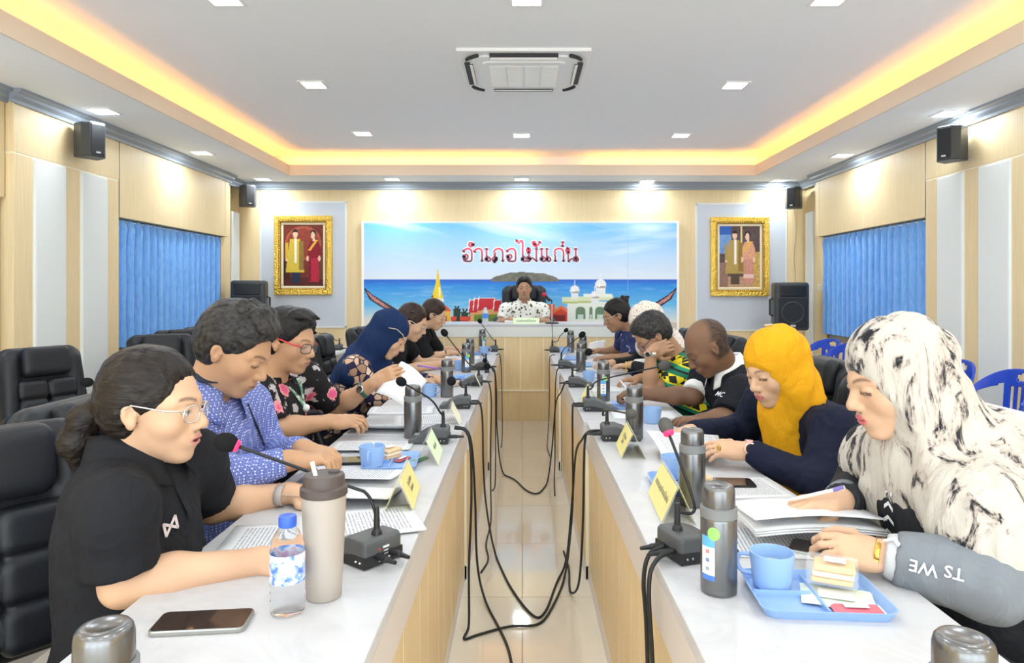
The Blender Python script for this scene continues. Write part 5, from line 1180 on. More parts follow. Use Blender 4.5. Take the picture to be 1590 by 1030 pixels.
# ------------------------------------------------------------------ people
M_SKIN = mat('skin', (.7,.45,.3), .5, spec=.35); n = N(M_SKIN); a_ = n.n('ShaderNodeAttribute'); a_.attribute_name = 'Col'; n.col(a_.outputs['Color'])
M_SKIN.node_tree.nodes['Principled BSDF'].inputs['Subsurface Weight'].default_value = .08
M_SKIN.node_tree.nodes['Principled BSDF'].inputs['Subsurface Radius'].default_value = (.012,.005,.003)
def hair_mat(name, c, c2, sc=(90,90,22)):
    m = mat(name, c, .42, spec=.3); n = N(m); v = n.coords('Object', sc); f = n.noise(v, 1.3, 3, .6); n.col(n.ramp(f, [(.35, c), (.75, c2)])); n.bump(f, .5, .006); return m
H_BLACK = hair_mat('black_hair', (.006,.005,.005), (.020,.016,.015), (60,70,60)); H_SLEEK = hair_mat('sleek_dark_hair', (.007,.005,.0045), (.030,.021,.017), (14,120,80)); H_BROWN = hair_mat('brown_hair', (.020,.010,.008), (.065,.034,.025), (16,110,80)); H_GREY = hair_mat('greying_hair', (.008,.007,.007), (.060,.054,.052), (55,70,60))
def cloth(name, c, rough=.8, sheen=.0, fold=14, st=.35):
    if name in MATS: return MATS[name]
    m = mat(name, c, rough, spec=.2, sheen=sheen); n = N(m); v = n.coords('Object', (1,1,.7)); n.bump(n.noise(v, fold, 4, .55, .8), st, .03); return m
def v3(p): return np.array(p, np.float64)
def nrm(v): v = v3(v); return v/max(np.linalg.norm(v), 1e-9)
def basis(yaw, pitch, roll=0.):
    return np.array(Matrix.Rotation(math.radians(yaw), 3, 'Z') @ Matrix.Rotation(math.radians(pitch), 3, 'Y') @ Matrix.Rotation(math.radians(roll), 3, 'X'))
def flatcone(S, a, b, r1, r2, k=.02):   # cone with a flat end at b
    a = np.array(a, np.float32); b = np.array(b, np.float32); ba = b-a; L = float(np.linalg.norm(ba))
    def fn(P):
        pa = P-a; u = (pa@ba)/(L*L); t = np.clip(u, 0, 1); d = np.linalg.norm(pa-t[:, None]*ba, axis=1)-(r1+(r2-r1)*t)
        return np.maximum(d, (u-1)*L)
    r = max(r1, r2); S._add(fn, np.minimum(a, b)-r, np.maximum(a, b)+r, 'u', k)
class Head:
    def __init__(s, c, R, sc, fem=False, lids=.6): s.c = v3(c); s.R = R; s.s = sc; s.fem = fem; s.lids = lids
    def w(s, p): return s.c+s.R@(v3(p)*s.s)
    def loc(s, V): return ((V-s.c)@s.R)/s.s
    def ell(s, S, c, r, k=.02, op='u', R2=None):
        R = s.R if R2 is None else s.R@R2; S.ell(s.w(c), v3(r)*s.s, R, k*s.s, op)
    def cone(s, S, a, b, r1, r2, k=.02, op='u'): S.cone(s.w(a), s.w(b), r1*s.s, r2*s.s, k*s.s, op)
    mouth = 0.
    def skull(s, S):
        f = s.fem; jw = .93 if f else 1.
        s.ell(S, (-.018,0,.035), (.096,.075,.088)); s.ell(S, (.026,0,-.005), (.068,.063*jw,.075), .03); s.ell(S, (.028,0,-.058), (.058,.052*jw,.058), .03)
        s.ell(S, (.066,0,-.099), (.020,.023,.016), .028)
        for y in (-1, 1):
            s.ell(S, (.052,y*.042,-.026), (.028,.022,.026), .02); s.cone(S, (.085,y*.010,.021), (.066,y*.048,.020), .009, .007, .016)
        for y in (-1, 1):
            s.ell(S, (.101,y*.031,.001), (.016,.018,.010), .013, 's'); s.ell(S, (.0768,y*.031,-.001), (.0125,.0135,.0115), .002); s.ell(S, (.0772,y*.031,.0005+.004*s.lids), (.0134,.0160,.0115), .002)
        s.cone(S, (.087,0,.010), (.106,0,-.024), .007, .0105, .010); s.ell(S, (.106,0,-.030), (.0120,.0120,.0105), .006)
        for y in (-1, 1): s.ell(S, (.096,y*.0135,-.034), (.0125,.0072,.0085), .005)
        s.ell(S, (.078,0,-.062), (.020,.029,.021), .016); s.ell(S, (.0958,0,-.0580), (.0070,.0205,.0048), .004); s.ell(S, (.0932,0,-.0685), (.0080,.0175,.0060), .004)
        s.cone(S, (.1015,-.016,-.0632), (.1015,.016,-.0632), .0018, .0018, .003, 's')
        if s.mouth: s.ell(S, (.099,0,-.0645), (.014,.0135,s.mouth), .003, 's')
        for y in (-1, 1):
            s.ell(S, (-.008,y*.073,-.022), (.011,.007,.016), .006); s.ell(S, (-.012,y*.075,-.003), (.0165,.0075,.024), .005, 'u', np.array(Matrix.Rotation(math.radians(-y*18), 3, 'Z'))); s.ell(S, (-.006,y*.0825,-.005), (.0095,.0065,.0150), .003, 's'); s.ell(S, (.001,y*.074,-.006), (.005,.006,.006), .003)
    def paint(s, V, C, skin, lip, brow=(.03,.02,.02), openm=False, eyes=.35):
        q = s.loc(V); x, y, z = q[:,0], q[:,1], q[:,2]; ay = np.abs(y); fr = x > .03
        def put(m, c, a=1.): m = np.clip(m, 0, 1)[:, None]*a; C[:] = C*(1-m)+np.array(c)*m
        put(np.exp(-(((x-.06)/.03)**2+((ay-.045)/.02)**2+((z+.03)/.02)**2)), (skin[0]*1.02, skin[1]*.82, skin[2]*.78), .35)
        lipm = (np.hypot((ay)/.0215, (z+.0632)/.0115) < 1) & (x > .082); put(lipm.astype(float), lip, .85)
        put(((np.abs(z+.0632) < .0016) & (ay < .018) & (x > .08)).astype(float), np.array(lip)*.3)
        if s.mouth: put((np.hypot(ay/.0125, (z+.0645)/(s.mouth*.95)) < 1).astype(float)*(x > .07), (.10,.03,.03)); put(((np.abs(z+.0615) < .0016) & (ay < .009) & (x > .08)).astype(float), (.75,.72,.68))
        arch = .0225+.006*(1-((ay-.032)/.02)**2); bm = np.clip(1.5-np.abs(z-arch)/(.0036-.0012*np.clip((ay-.03)/.02, 0, 1)), 0, 1)*np.clip((ay-.010)/.004, 0, 1)*np.clip((.052-ay)/.006, 0, 1)*(x > .05); put(bm, brow, .7)
        ex = (ay-.031)/.0135; ez = (z+.0015)/(.0065*eyes+.0012); em = (np.hypot(ex, ez) < 1) & (x > .06)
        if eyes > .3: put(em.astype(float), (.75,.72,.68)); put((em & (np.hypot(ay-.031, (z+.0008)*1.0) < .0058)).astype(float), (.02,.012,.01))
        lash = (np.abs(z+.0015-(.0065*eyes+.0012)*np.sqrt(np.clip(1-ex**2, 0, 1))) < .0016) & (np.abs(ex) < 1.08) & (x > .06); put(lash.astype(float), (.03,.02,.02), .85)
        if eyes <= .3: put(((np.abs(z+.0045) < .0016) & (np.abs(ex) < 1.05) & (x > .055)).astype(float), (.035,.022,.02), .85)
        for sg in (-1, 1): put(((np.hypot((y-sg*.0085)/.0042, (x-.1005)/.0050) < 1) & (z < -.0365) & (z > -.048)).astype(float), np.array(skin)*.25, .8)
    def opening(s, S, x0=.060, a=22., k=.010):
        n_ = v3((math.cos(math.radians(a)), 0, -math.sin(math.radians(a)))); c = v3((x0, 0, -.02))+n_*.15
        S.box(s.w(c), v3((.30,.40,.36))*s.s, s.R@np.array(Matrix.Rotation(math.radians(a), 3, 'Y')), .004, k*s.s, 's')
    def scarf_cap(s, S, g=0., x0=.060, a=22.):
        s.ell(S, (-.020,0,.036), (.106+g,.085+g,.098+g)); s.ell(S, (.020,0,-.040), (.078+g,.073+g,.084+g), .03); s.ell(S, (-.050,0,-.045), (.075+g,.078+g,.080+g), .03); s.cone(S, (-.02,0,-.06), (-.03,0,-.12), .075+g, .078+g, .03); s.opening(S, x0, a)
    def hair_short(s, S, full=.0, front=.0):
        s.ell(S, (-.020,0,.042), (.106+full,.086+full,.096+full), .02); s.ell(S, (-.038,0,.0), (.080,.084,.078), .02); s.ell(S, (.025,0,.075+full), (.062,.060,.052+front), .03)
        s.ell(S, (.124,0,-.014), (.088,.105,.108), .020, 's'); s.ell(S, (.034,-.095,-.050), (.050,.05,.062), .014, 's'); s.ell(S, (.034,.095,-.050), (.050,.05,.062), .014, 's')
        for y in (-1, 1): s.ell(S, (-.010,y*.094,-.014), (.021,.03,.030), .006, 's')
        S.cut(s.R@v3((.25,0,-1)), s.w((-.03,0,-.072)), .01)
    def hair_back(s, S):   # drawn-back women's hair
        s.ell(S, (-.020,0,.040), (.1035,.0825,.0945), .02); s.ell(S, (-.042,0,.0), (.074,.081,.080), .02)
        s.ell(S, (.130,0,-.020), (.090,.088,.114), .024, 's'); s.ell(S, (.040,-.095,-.055), (.055,.045,.066), .016, 's'); s.ell(S, (.040,.095,-.055), (.055,.045,.066), .016, 's')
        for y in (-1, 1): s.ell(S, (-.009,y*.095,-.014), (.020,.026,.029), .006, 's')
        S.cut(s.R@v3((.2,0,-1)), s.w((-.03,0,-.080)), .01)
def hand(S, w, d, nrmal, side, curl=25., sc=1., spread=1., thumb=(.55,.75,-.25), pinch=0.):
    X = nrm(d); Z = v3(nrmal); Z = nrm(Z-X*(Z@X)); Y = np.cross(Z, X); R = np.stack([X, Y, Z], 1)
    P = lambda x, y, z: v3(w)+R@(v3((x, y*side, z))*sc)
    S.cone(w, P(.03,0,0), .025*sc, .024*sc, .02); S.box(P(.055,.0,-.002), v3((.085,.074,.026))*sc, R, .0125*sc, .014)
    S.ell(P(.035,.026,-.008), v3((.030,.017,.016))*sc, R, .012); S.ell(P(.045,-.026,-.006), v3((.034,.014,.014))*sc, R, .012)
    tips = []
    for i, (yy, ln) in enumerate(((.029,.070),(.0098,.078),(-.0095,.072),(-.0275,.056))):
        base = P(.090-.004*abs(i-1), yy, .0); az = yy*4.*spread; ang = math.radians(curl*(.45+.06*i)); p = base; r = .0092-.0007*(i == 3)
        pts = [base]; rs = [r*sc*1.04]
        for k, fr in enumerate((.46, .30, .24)):
            dl = v3((math.cos(ang)*math.cos(az), math.sin(az)*side*1., -math.sin(ang))); dl = R@v3((dl[0], dl[1], dl[2])); p = p+dl*ln*fr*sc; pts.append(p); rs.append(r*sc*(1-.09*(k+1))); ang += math.radians(curl*(1.05-.15*k))
        S.chain(pts, rs, .0035*sc); tips.append(pts[-1])
    td = nrm(R@v3((thumb[0], thumb[1]*side, thumb[2]))); p0 = P(.028,.030,-.008); p1 = p0+td*.034*sc; td2 = nrm(td+R@v3((.55,-.45*side,-.12))); p2 = p1+td2*.030*sc; p3 = p2+nrm(td2+R@v3((.3,-.3*side,-.1)))*.024*sc
    S.chain([p0, p1, p2, p3], [.0125*sc, .0110*sc, .0100*sc, .0078*sc], .006*sc); return tips
def collar(parent, org, Nb, up, f, r, m, hgt=.035, gap=25, drop=.035, name='collar', flare=.030, lift=.026):
    up = nrm(up); f = nrm(v3(f)-up*(v3(f)@up)); l = np.cross(up, f); b = MB(); na = 30
    def pt(u, v):
        t = math.radians(gap+(360-2*gap)*u); frt = max(0, math.cos(t)); d = f*math.cos(t)*1.08+l*math.sin(t)
        if v < .5: rad = r+.004*(1-v*2); h = hgt*(v*2)-.012-.022*frt
        else: k = (v-.5)*2; rad = r+.004+k*(flare+.020*frt); h = hgt*(1-k)-k*drop*(1+.9*frt**2)-.012-.022*frt
        return tuple(v3(Nb)+d*rad+up*(h+lift)-v3(org))
    o = b.grid(pt, na, 8).build(name, m, parent, smooth=True); solid(o, .003, 0); return o
def glasses(parent, org, hd, m, m_t=None, lens=True, wd=.023, ht=.018, zc=-.003, tr=.0019):
    b = MB(); t = MB()
    for y in (-1, 1):
        pts = [Vector(hd.w((.1030-4.*(y*.032+wd*math.copysign(abs(math.cos(a))**.7, math.cos(a)))**2, y*.032+wd*math.copysign(abs(math.cos(a))**.7, math.cos(a)), zc+ht*math.copysign(abs(math.sin(a))**.7, math.sin(a)))))-Vector(org) for a in [2*math.pi*k/24 for k in range(25)]]
        b.tube(pts, .0016, 6)
        t.tube([Vector(hd.w(q_))-Vector(org) for q_ in ((.0905,y*.056,zc+.008),(.06,y*.074,zc+.010),(-.005,y*.082,.016),(-.026,y*.081,-.002))], tr, 6)
    b.tube([Vector(hd.w((.1025,-.010,zc+.004)))-Vector(org), Vector(hd.w((.1055,0,zc+.006)))-Vector(org), Vector(hd.w((.1025,.010,zc+.004)))-Vector(org)], .0016, 6)
    g = b.build('glasses', m, parent, smooth=True); t.build('temples', m_t or m, g, smooth=True)
    if lens:
        for y in (-1, 1):
            ring = [Vector(hd.w((.1030-4.*(y*.032+wd*.95*math.cos(a))**2, y*.032+wd*.95*math.cos(a), zc+ht*.95*math.sin(a))))-Vector(org) for a in [2*math.pi*k/16 for k in range(16)]]
            mesh_obj('lens', ring, [tuple(range(16))], mat('lens', (.9,.93,.95), .02, alpha=.12), g)
def band(parent, org, w, d, r, m, name='watch', width=.02, face=None, fn=(0,0,1), fm=None, flat=.8, th=.003):
    X = nrm(d); Z = v3(fn); Z = nrm(Z-X*(Z@X)); Y = np.cross(Z, X); b = MB()
    o = b.grid(lambda u, v: tuple(v3(w)+X*(v-.5)*width+Y*math.cos(2*math.pi*u)*r*1.05+Z*math.sin(2*math.pi*u)*r*flat-v3(org)), 28, 2).build(name, m, parent, smooth=True); solid(o, th, 1)
    if face:
        R = Matrix(np.stack([X, Y, Z], 1).tolist()); cpos = Vector(v3(w)+Z*(r*flat+.003)-v3(org)); fo = MB().lathe([(face*.6,0),(face,.001),(face,.006),(face*.85,.008)], cpos, 20, rot=R).build('watch_face', fm or M_STEEL, o); MB().lathe([(face*.8,.0085),(.001,.0085)], cpos, 20, rot=R, close=False).build('dial', mat('dial_dark', (.03,.03,.03), .1), fo)
    return o
SHARED = dict(light=(.64,.40,.26), fair=(.70,.47,.33), med=(.52,.30,.175), tan=(.42,.235,.14), dark=(.20,.105,.062))
def person(label, head, yaw, pitch, neck, sh, el, wr, hdirs, pelvis, skin='med', fem=False, hsc=1., bulk=1., shirt=None, sleeve='short', vox=.0045, roll=0., hnorm=((0,0,1),(0,0,1)), curl=(25,25), lip=None, eyes=.2, hair=None, hair_m=None, hair_extra=None, neck_r=None, trousers=(.02,.02,.025), belly=1., shirt_fn=None, svox=None, fold=.006, arm_r=1., hijab=None, hijab_m=None, hijab_fold=.004, hand_sc=1., sleeve_frac=.62, face_lids=None, torso_yaw=None, chestb=1., brow=None, thumb=None, sh_r=1., nup=.022, mouth=0., bald=False):
    neck, pelvis = v3(neck)+v3((0,0,nup)), v3(pelvis); sh = [v3(q_) for q_ in sh]; el = [v3(q_) for q_ in el]; wr = [v3(q_) for q_ in wr]
    org = v3((pelvis[0], pelvis[1], .0 if pelvis[2] < .65 else .292)); r = thing('person', label, 'person', tuple(org))
    sk = SHARED[skin]; lp = lip or (sk[0]*.85, sk[1]*.55, sk[2]*.55); hd = Head(head, basis(yaw, pitch, roll), hsc, fem, lids=(.9 if eyes < .3 else .2) if face_lids is None else face_lids)
    hd.mouth = mouth
    nr = neck_r or (.046 if fem else .056); ty = yaw if torso_yaw is None else torso_yaw
    u = nrm(neck-pelvis); f = v3((math.cos(math.radians(ty)), math.sin(math.radians(ty)), 0)); f = nrm(f-u*(f@u)); l = np.cross(u, f); TR = np.stack([f, l, u], 1); L = np.linalg.norm(neck-pelvis)
    chest = neck-u*L*.36; bel = neck-u*L*.72
    # ---- body
    S = SDF(); hd.skull(S); S.cone(hd.w((-.030,0,-.045)), neck-u*.02, nr*.97, nr*1.08, .03)
    S.ell(chest, (.085,.13,.15), TR, .05)
    for i in (0, 1):
        S.cone(neck-u*.03, sh[i], .035, .040, .04); S.cone(sh[i], el[i], .043*arm_r, .037*arm_r, .02); S.cone(el[i], el[i]+(wr[i]-el[i])*.35, .038*arm_r, .0385*arm_r, .015); S.cone(el[i]+(wr[i]-el[i])*.35, wr[i], .0385*arm_r, .0245*min(arm_r, 1.1), .02)
        side = 1 if (np.cross(f, (0,0,1))@(sh[i]-chest)) > 0 else -1     # +1: right hand
        hand(S, wr[i], hdirs[i], hnorm[i], side, curl[i], hand_sc*(.92 if fem else 1.), thumb=thumb or (.55,.75,-.25))
    vs, Q = S.mesh(vox)
    def colr(V):
        C = np.tile(np.array(sk), (len(V), 1)); C *= (1+.06*np.sin(V@np.array([31., 27., 23.]))*np.sin(V@np.array([-19., 33., 29.])))[:, None]
        near = np.linalg.norm(V-hd.c, axis=1) < .17*hsc; Cn = C[near].copy(); hd.paint(V[near], Cn, sk, lp, eyes=eyes, brow=brow or (.03,.02,.02)); C[near] = Cn
        if bald:
            q_ = hd.loc(V); m_ = np.clip((-.012-q_[:,0]+.55*np.clip(.045-q_[:,2], -.05, .05))/.028, 0, 1)*np.clip((q_[:,2]+.070)/.012, 0, 1)*(np.abs(q_[:,2]) < .2)*near*(~((np.abs(q_[:,1]) > .0715) & (np.hypot(q_[:,0]+.012, q_[:,2]+.008) < .032))); m_ = (m_*(.80+.2*np.sin(q_[:,0]*900)*np.sin(q_[:,2]*800+q_[:,1]*700)))[:, None]; C = C*(1-m_)+np.array((.022,.016,.014))*m_
        return C
    body = np_mesh('body', vs, Q, M_SKIN, r, org, colr)
    # ---- hair
    if hair:
        S = SDF(); getattr(hd, hair)(S)
        if hair_extra: hair_extra(S, hd)
        vs, Q = S.mesh(max(.004, vox), 1); rr_ = hd
        np_mesh('hair', vs, Q, hair_m, r, org, disp=lambda V: .0022*vnoise(rr_.loc(V), (60,150,60))+.003*vnoise(rr_.loc(V), (28,40,28), 2))
    # ---- shirt
    sv = svox or max(.007, vox*1.5); b = bulk; S = SDF()
    S.ell(chest+f*.005, (.118*b*chestb,.170*b,.185), TR, .05); S.ell(bel+f*.015*belly, (.125*b*belly,.160*b,.175), TR, .07); S.ell(pelvis, (.140*b,.180*b,.12), TR, .06); S.ell(neck-u*.075-f*.01, (.075*b,.13*b,.07), TR, .05)
    for i in (0, 1):
        S.cone(neck-u*.045-f*.012, sh[i], .050, .062*sh_r, .05); S.ell(sh[i], v3((.066,.066,.066))*sh_r, None, .04)
        if sleeve == 'short': flatcone(S, sh[i], sh[i]+(el[i]-sh[i])*sleeve_frac, .064*arm_r*sh_r, .060*arm_r, .03)
        else:
            S.cone(sh[i], el[i], .062*arm_r*sh_r, .052*arm_r, .03); flatcone(S, el[i], el[i]+(wr[i]-el[i])*.96, .052*arm_r, .036*arm_r, .025)
    S.cone(neck+u*.0, hd.w((-.03,0,-.09)), nr+.004, nr+.004, .01, 's')
    if shirt_fn: shirt_fn(S, TR, neck, u, f, l)
    vs, Q = S.mesh(sv, 1)
    def fd(V): a = vnoise(V, (11,11,16), 1); c = vnoise(V, (24,24,30), 3); return fold*(a*.8+(1-np.abs(c)*2)*.35)
    so = np_mesh('shirt', vs, Q, shirt, r, org, disp=fd)
    # ---- scarf
    if hijab:
        S = SDF(); hijab(S, hd, neck, u, f, l, sh, el, TR); vs, Q = S.mesh(max(.0055, vox*1.1), 1)
        def hf(V):
            q_ = hd.loc(V); fade = np.clip((np.hypot(q_[:,0]-.02, q_[:,2]+.02)-.05)/.08, .15, 1)
            ph_ = 75*(q_[:,0]*.80+q_[:,2]*.60)+2.6*vnoise(V, (9,9,9), 8)
            return hijab_fold*fade*(.8*vnoise(V, (10,10,5), 5)+.7*(1-2*np.abs(vnoise(V, (24,24,9), 6)))+.55*np.sin(ph_)*np.clip((.03-q_[:,0])/.05, 0, 1))
        np_mesh('head_scarf', vs, Q, hijab_m, r, org, disp=hf)
    # ---- legs and shoes
    S = SDF(); fz_ = v3((f[0], f[1], 0)); fz_ = nrm(fz_); side_ = np.cross((0,0,1), fz_); flz = float(org[2])
    for sg in (-1, 1):
        hp = pelvis+side_*sg*.09+v3((0,0,-.02)); kn = v3((pelvis[0], pelvis[1], flz+.47))+fz_*.40+side_*sg*.11; an = v3((kn[0], kn[1], flz+.09))-fz_*.02
        S.cone(hp, kn, .085*b, .062, .04); S.cone(kn, an, .060, .045, .02)
    S.ell(pelvis-v3((0,0,.02)), (.14*b,.18*b,.10), None, .05); vs, Q = S.mesh(.014, 1); np_mesh('trousers', vs, Q, cloth('trousers_%d' % int(1000*sum(trousers)), trousers), r, org)
    for sg in (-1, 1):
        kn = v3((pelvis[0], pelvis[1], flz))+fz_*.40+side_*sg*.11; S = SDF(); S.ell(kn+fz_*.05+v3((0,0,.042)), (.125,.045,.04), np.stack([fz_, side_, v3((0,0,1))], 1), .01); S.cone(kn-fz_*.02+v3((0,0,.05)), kn-fz_*.02+v3((0,0,.10)), .043, .04, .02); S.cut((0,0,-1), (0,0,flz+.003)); vs, Q = S.mesh(.011, 1); np_mesh('shoe', vs, Q, mat('shoe_leather', (.02,.018,.017), .4), r, org)
    return r, org, hd, dict(u=u, f=f, l=l, neck=neck, chest=chest, body=body, shirt=so, nr=nr)
def J(*a): return [tuple(q_) for q_ in a]
D = math.radians
# ---- woman in black polo, speaking
M_POLO = cloth('black_polo', (.016,.0165,.020), .85)
def pony(S, hd):
    S.cone(hd.w((-.105,0,.0)), hd.w((-.130,0,-.02)), .022, .020, .02); S.chain([hd.w((-.125,0,-.005)), hd.w((-.150,.0,-.040)), hd.w((-.163,0,-.090)), hd.w((-.158,0,-.135))], [.022,.033,.036,.016], .012)
r, o, hd, g = person('woman in black polo with ponytail and glasses speaking into the microphone', W(240, 632, 1.45), 0, 4, W(200, 728, 1.46), J(W(178, 795, 1.29), (-.79,1.63,.86)), J(W(192, 908, 1.30), (-.79,1.74,.715)), J(W(405, 872, 1.39), W(450, 766, 1.83)), ((1,.2,0),(1,-.05,0)), (-.84,1.46,.46), 'light', True, .98, 1.04, M_POLO, 'short', .0034, eyes=.55, mouth=.0042, hair='hair_back', hair_m=H_SLEEK, hair_extra=pony, lip=(.62,.24,.22), arm_r=1.08, hnorm=((0,-.3,1),(0,0,1)), curl=(32,30), sleeve_frac=.80, neck_r=.052)
collar(r, o, g['neck']+g['u']*.01, hd.R@v3((-.25,0,1)), g['f'], g['nr']+.006, M_POLO, .04, 22, .04)
glasses(r, o, hd, mat('silver_wire', (.75,.72,.68), .25, .9)); band(r, o, W(437, 769, 1.81), (1,0,0), .031, mat('grey_strap', (.42,.38,.36), .5), width=.020)
MB().ball(Vector(hd.w((-.118,.0,-.004)))-Vector(o), (.010,.026,.024), 14, 10).build('hair_tie', mat('white_tie', (.85,.85,.86), .6), r, smooth=True)
# chest emblem: four slanted bars forming an X shape
def surf_patch(name, parent, org, target, pts2, frame, m, off=.002):
    # flat outline pressed on a point of the shirt: frame=(centre, right, up, normal)
    c, rt, up_, nn = frame; vs = [tuple(v3(c)+v3(rt)*x+v3(up_)*y+v3(nn)*off-v3(org)) for x, y in pts2]; return mesh_obj(name, vs, [tuple(range(len(vs)))], m, parent)
def ray_to(target, org, a, d):  # nearest hit on an object from world point a
    bpy.context.view_layer.update(); ok, loc, nn, _ = target.ray_cast(Vector(a)-Vector(org), Vector(d)); return (v3(loc)+v3(org), v3(nn), True) if ok else (v3(a)+v3(d), -v3(d), False)
camp = v3((0,0,HC))
def on_shirt(g, org, px, py):
    d = nrm(v3(W(px, py, 1.))-camp); return ray_to(g['shirt'], org, camp, d)
c, nn, _ = on_shirt(g, o, 263, 817); nn = nrm(nn); up_ = nrm(v3((0,0,1))-nn*nn[2]); rt = np.cross(up_, nn); k_ = .021
M_EMB = mat('emblem_white', (.75,.66,.66), .6)
def bar(a, b, w_):
    a = v3((*a, 0)); b = v3((*b, 0)); d_ = nrm(b-a); nx = v3((-d_[1], d_[0], 0))*w_; return [tuple((a+nx)[:2]), tuple((b+nx)[:2]), tuple((b-nx)[:2]), tuple((a-nx)[:2])]
for q_ in (bar((-.80,.45), (-.62,-.85), .15), bar((.62,.85), (.80,-.45), .15), bar((-.85,.40), (.85,-.40), .14), bar((-.66,-.85), (.66,.85), .14)):
    surf_patch('emblem_bar', r, o, None, [(x*k_, y*k_) for x, y in q_], (c, rt, up_, nn), M_EMB, .004)
tg = surf_patch('placket', r, o, None, [(-.012,.05),(.012,.05),(.012,-.05),(-.012,-.05)], (lambda cn: (cn[0], np.cross(nrm(v3((0,0,1))-cn[1]*cn[1][2]), cn[1]), nrm(v3((0,0,1))-cn[1]*cn[1][2]), cn[1]))(on_shirt(g, o, 280, 770)), M_POLO, .003)

# ---- man in blue patterned shirt
M_BSH = mat('blue_pattern_shirt', (.13,.17,.5), .75, spec=.2); n = N(M_BSH); v = n.coords('Object', (1,1,1)); vo = n.vor(v, 130, rand=.12); ch = n.vor(v, 260, rand=0.)
n.col(n.mix(n.ramp(vo, [(.27, (1,1,1)), (.33, (0,0,0))]), n.mix(n.ramp(ch, [(.28, (1,1,1)), (.36, (0,0,0))]), (.12,.16,.46), (.34,.39,.70)), (.68,.72,.90))); n.bump(n.noise(n.coords('Object', (1,1,.7)), 12, 4, .55, .8), .35, .03)
r, o, hd, g = person('man in blue patterned shirt looking down at his joined hands', W(365, 543, 1.95), -4, 30, W(322, 622, 1.97), J((-.95,1.79,.90), (-.87,2.15,.90)), J(W(345, 745, 1.80), (-.80,2.18,.74)), J(W(446, 716, 1.86), W(470, 698, 1.98)), ((.9,.28,.05),(.9,-.35,-.05)), (-1.03,2.0,.46), 'med', False, 1.02, 1.16, M_BSH, 'long', .0036, eyes=.15, hair='hair_short', hair_m=H_GREY, hair_extra=lambda S, h: [S.cone(h.w((.02,y_,.125)), h.w((.074+.010*math.cos(y_*90),y_*1.2,.092+.008*math.sin(y_*200))), .020, .006, .012) for y_ in (-.05,-.03,-.01,.012,.034,.052)]+[S.cone(h.w((-.03,y_,.135)), h.w((.03,y_,.142)), .012, .005, .012) for y_ in (-.04,-.01,.025)], torso_yaw=-14, belly=1.15, curl=(48,48), lip=(.42,.22,.16), arm_r=1.08)
collar(r, o, g['neck']+g['u']*.005, hd.R@v3((-.35,0,.9)), g['f'], g['nr']+.009, M_BSH, .032, 26, .04); collar(r, o, g['neck']+g['u']*.005, hd.R@v3((-.35,0,.9)), g['f'], g['nr']+.003, mat('navy_collar', (.02,.025,.05), .8), .044, 28, -.03, 'collar_band', .004)
pt = [on_shirt(g, o, *q_) for q_ in ((384,628),(392,648),(402,670),(411,692))]; pt = [q_ for q_ in pt if q_[2]]
if len(pt) > 1: MB().tube([Vector(c+n_*.0012-o) for c, n_, _ in pt], .0035, 6).build('placket', mat('navy_collar', (.02,.025,.05), .8), r)

# ---- man in floral shirt with red glasses
M_FLO = mat('floral_shirt', (.015,.013,.015), .75, spec=.2); n = N(M_FLO); v = n.coords('Object', (1,1,1)); f1 = n.vor(v, 12.); nz = n.noise(v, 48, 3, .6)
fl_ = n.ramp(n.math('ADD', f1, n.math('MULTIPLY', nz, .55)), [(.58, (1,1,1)), (.62, (0,0,0))]); core = n.ramp(n.math('ADD', f1, n.math('MULTIPLY', nz, .35)), [(.38, (1,1,1)), (.44, (0,0,0))])
wh = n.ramp(n.math('ADD', n.vor(n.coords('Object', (1,1,1), loc=(.37,.11,.23)), 17.), n.math('MULTIPLY', n.noise(v, 60, 3, .6), .7)), [(.66, (1,1,1)), (.70, (0,0,0))])
n.col(n.mix(core, n.mix(fl_, n.mix(wh, (.015,.013,.015), (.50,.46,.47)), (.78,.30,.30)), (.70,.10,.24))); n.bump(n.noise(n.coords('Object', (1,1,.7)), 12, 4, .55, .8), .3, .03)
r, o, hd, g = person('man in black floral shirt with red glasses and green lanyard lifting a sheet', W(450, 530, 2.70), -14, 14, W(420, 600, 2.73), J((-.99,2.52,.89), (-.92,2.90,.89)), J(W(425, 668, 2.50), W(522, 634, 3.0)), J(W(512, 655, 2.62), W(580, 596, 2.93)), ((1,.05,.05),(.85,-.1,.5)), (-1.08,2.72,.46), 'med', False, 1.0, 1.18, M_FLO, 'short', .0038, eyes=.25, hair='hair_short', hair_m=H_BLACK, hair_extra=lambda S, h: [S.cone(h.w((.02,y_,.115)), h.w((.070,y_*1.1,.112+.006*math.sin(y_*200))), .020, .006, .012) for y_ in (-.05,-.03,-.01,.012,.034,.052)], torso_yaw=-12, belly=1.2, curl=(40,35), hnorm=((0,-.4,1),(0,-.8,.5)), sleeve_frac=.85, lip=(.48,.24,.18), arm_r=1.05)
collar(r, o, g['neck'], hd.R@v3((-.2,0,1)), g['f'], g['nr']+.006, M_FLO, .03, 28, .035)
glasses(r, o, hd, mat('dark_frame', (.03,.03,.03), .3), mat('red_frame', (.62,.05,.06), .3), wd=.026, ht=.019, tr=.0034); band(r, o, W(564, 606, 2.94), (.85,-.1,.5), .031, mat('green_strap', (.03,.10,.07), .5), face=.017, fn=(0,-1,.4), width=.018)
M_LAN = mat('lanyard_green', (.20,.36,.24), .6); n = N(M_LAN); n.col(n.ramp(n.noise(n.coords('Object', (1,1,1)), 60, 2), [(.45, (.10,.24,.16)), (.6, (.62,.72,.60))]))
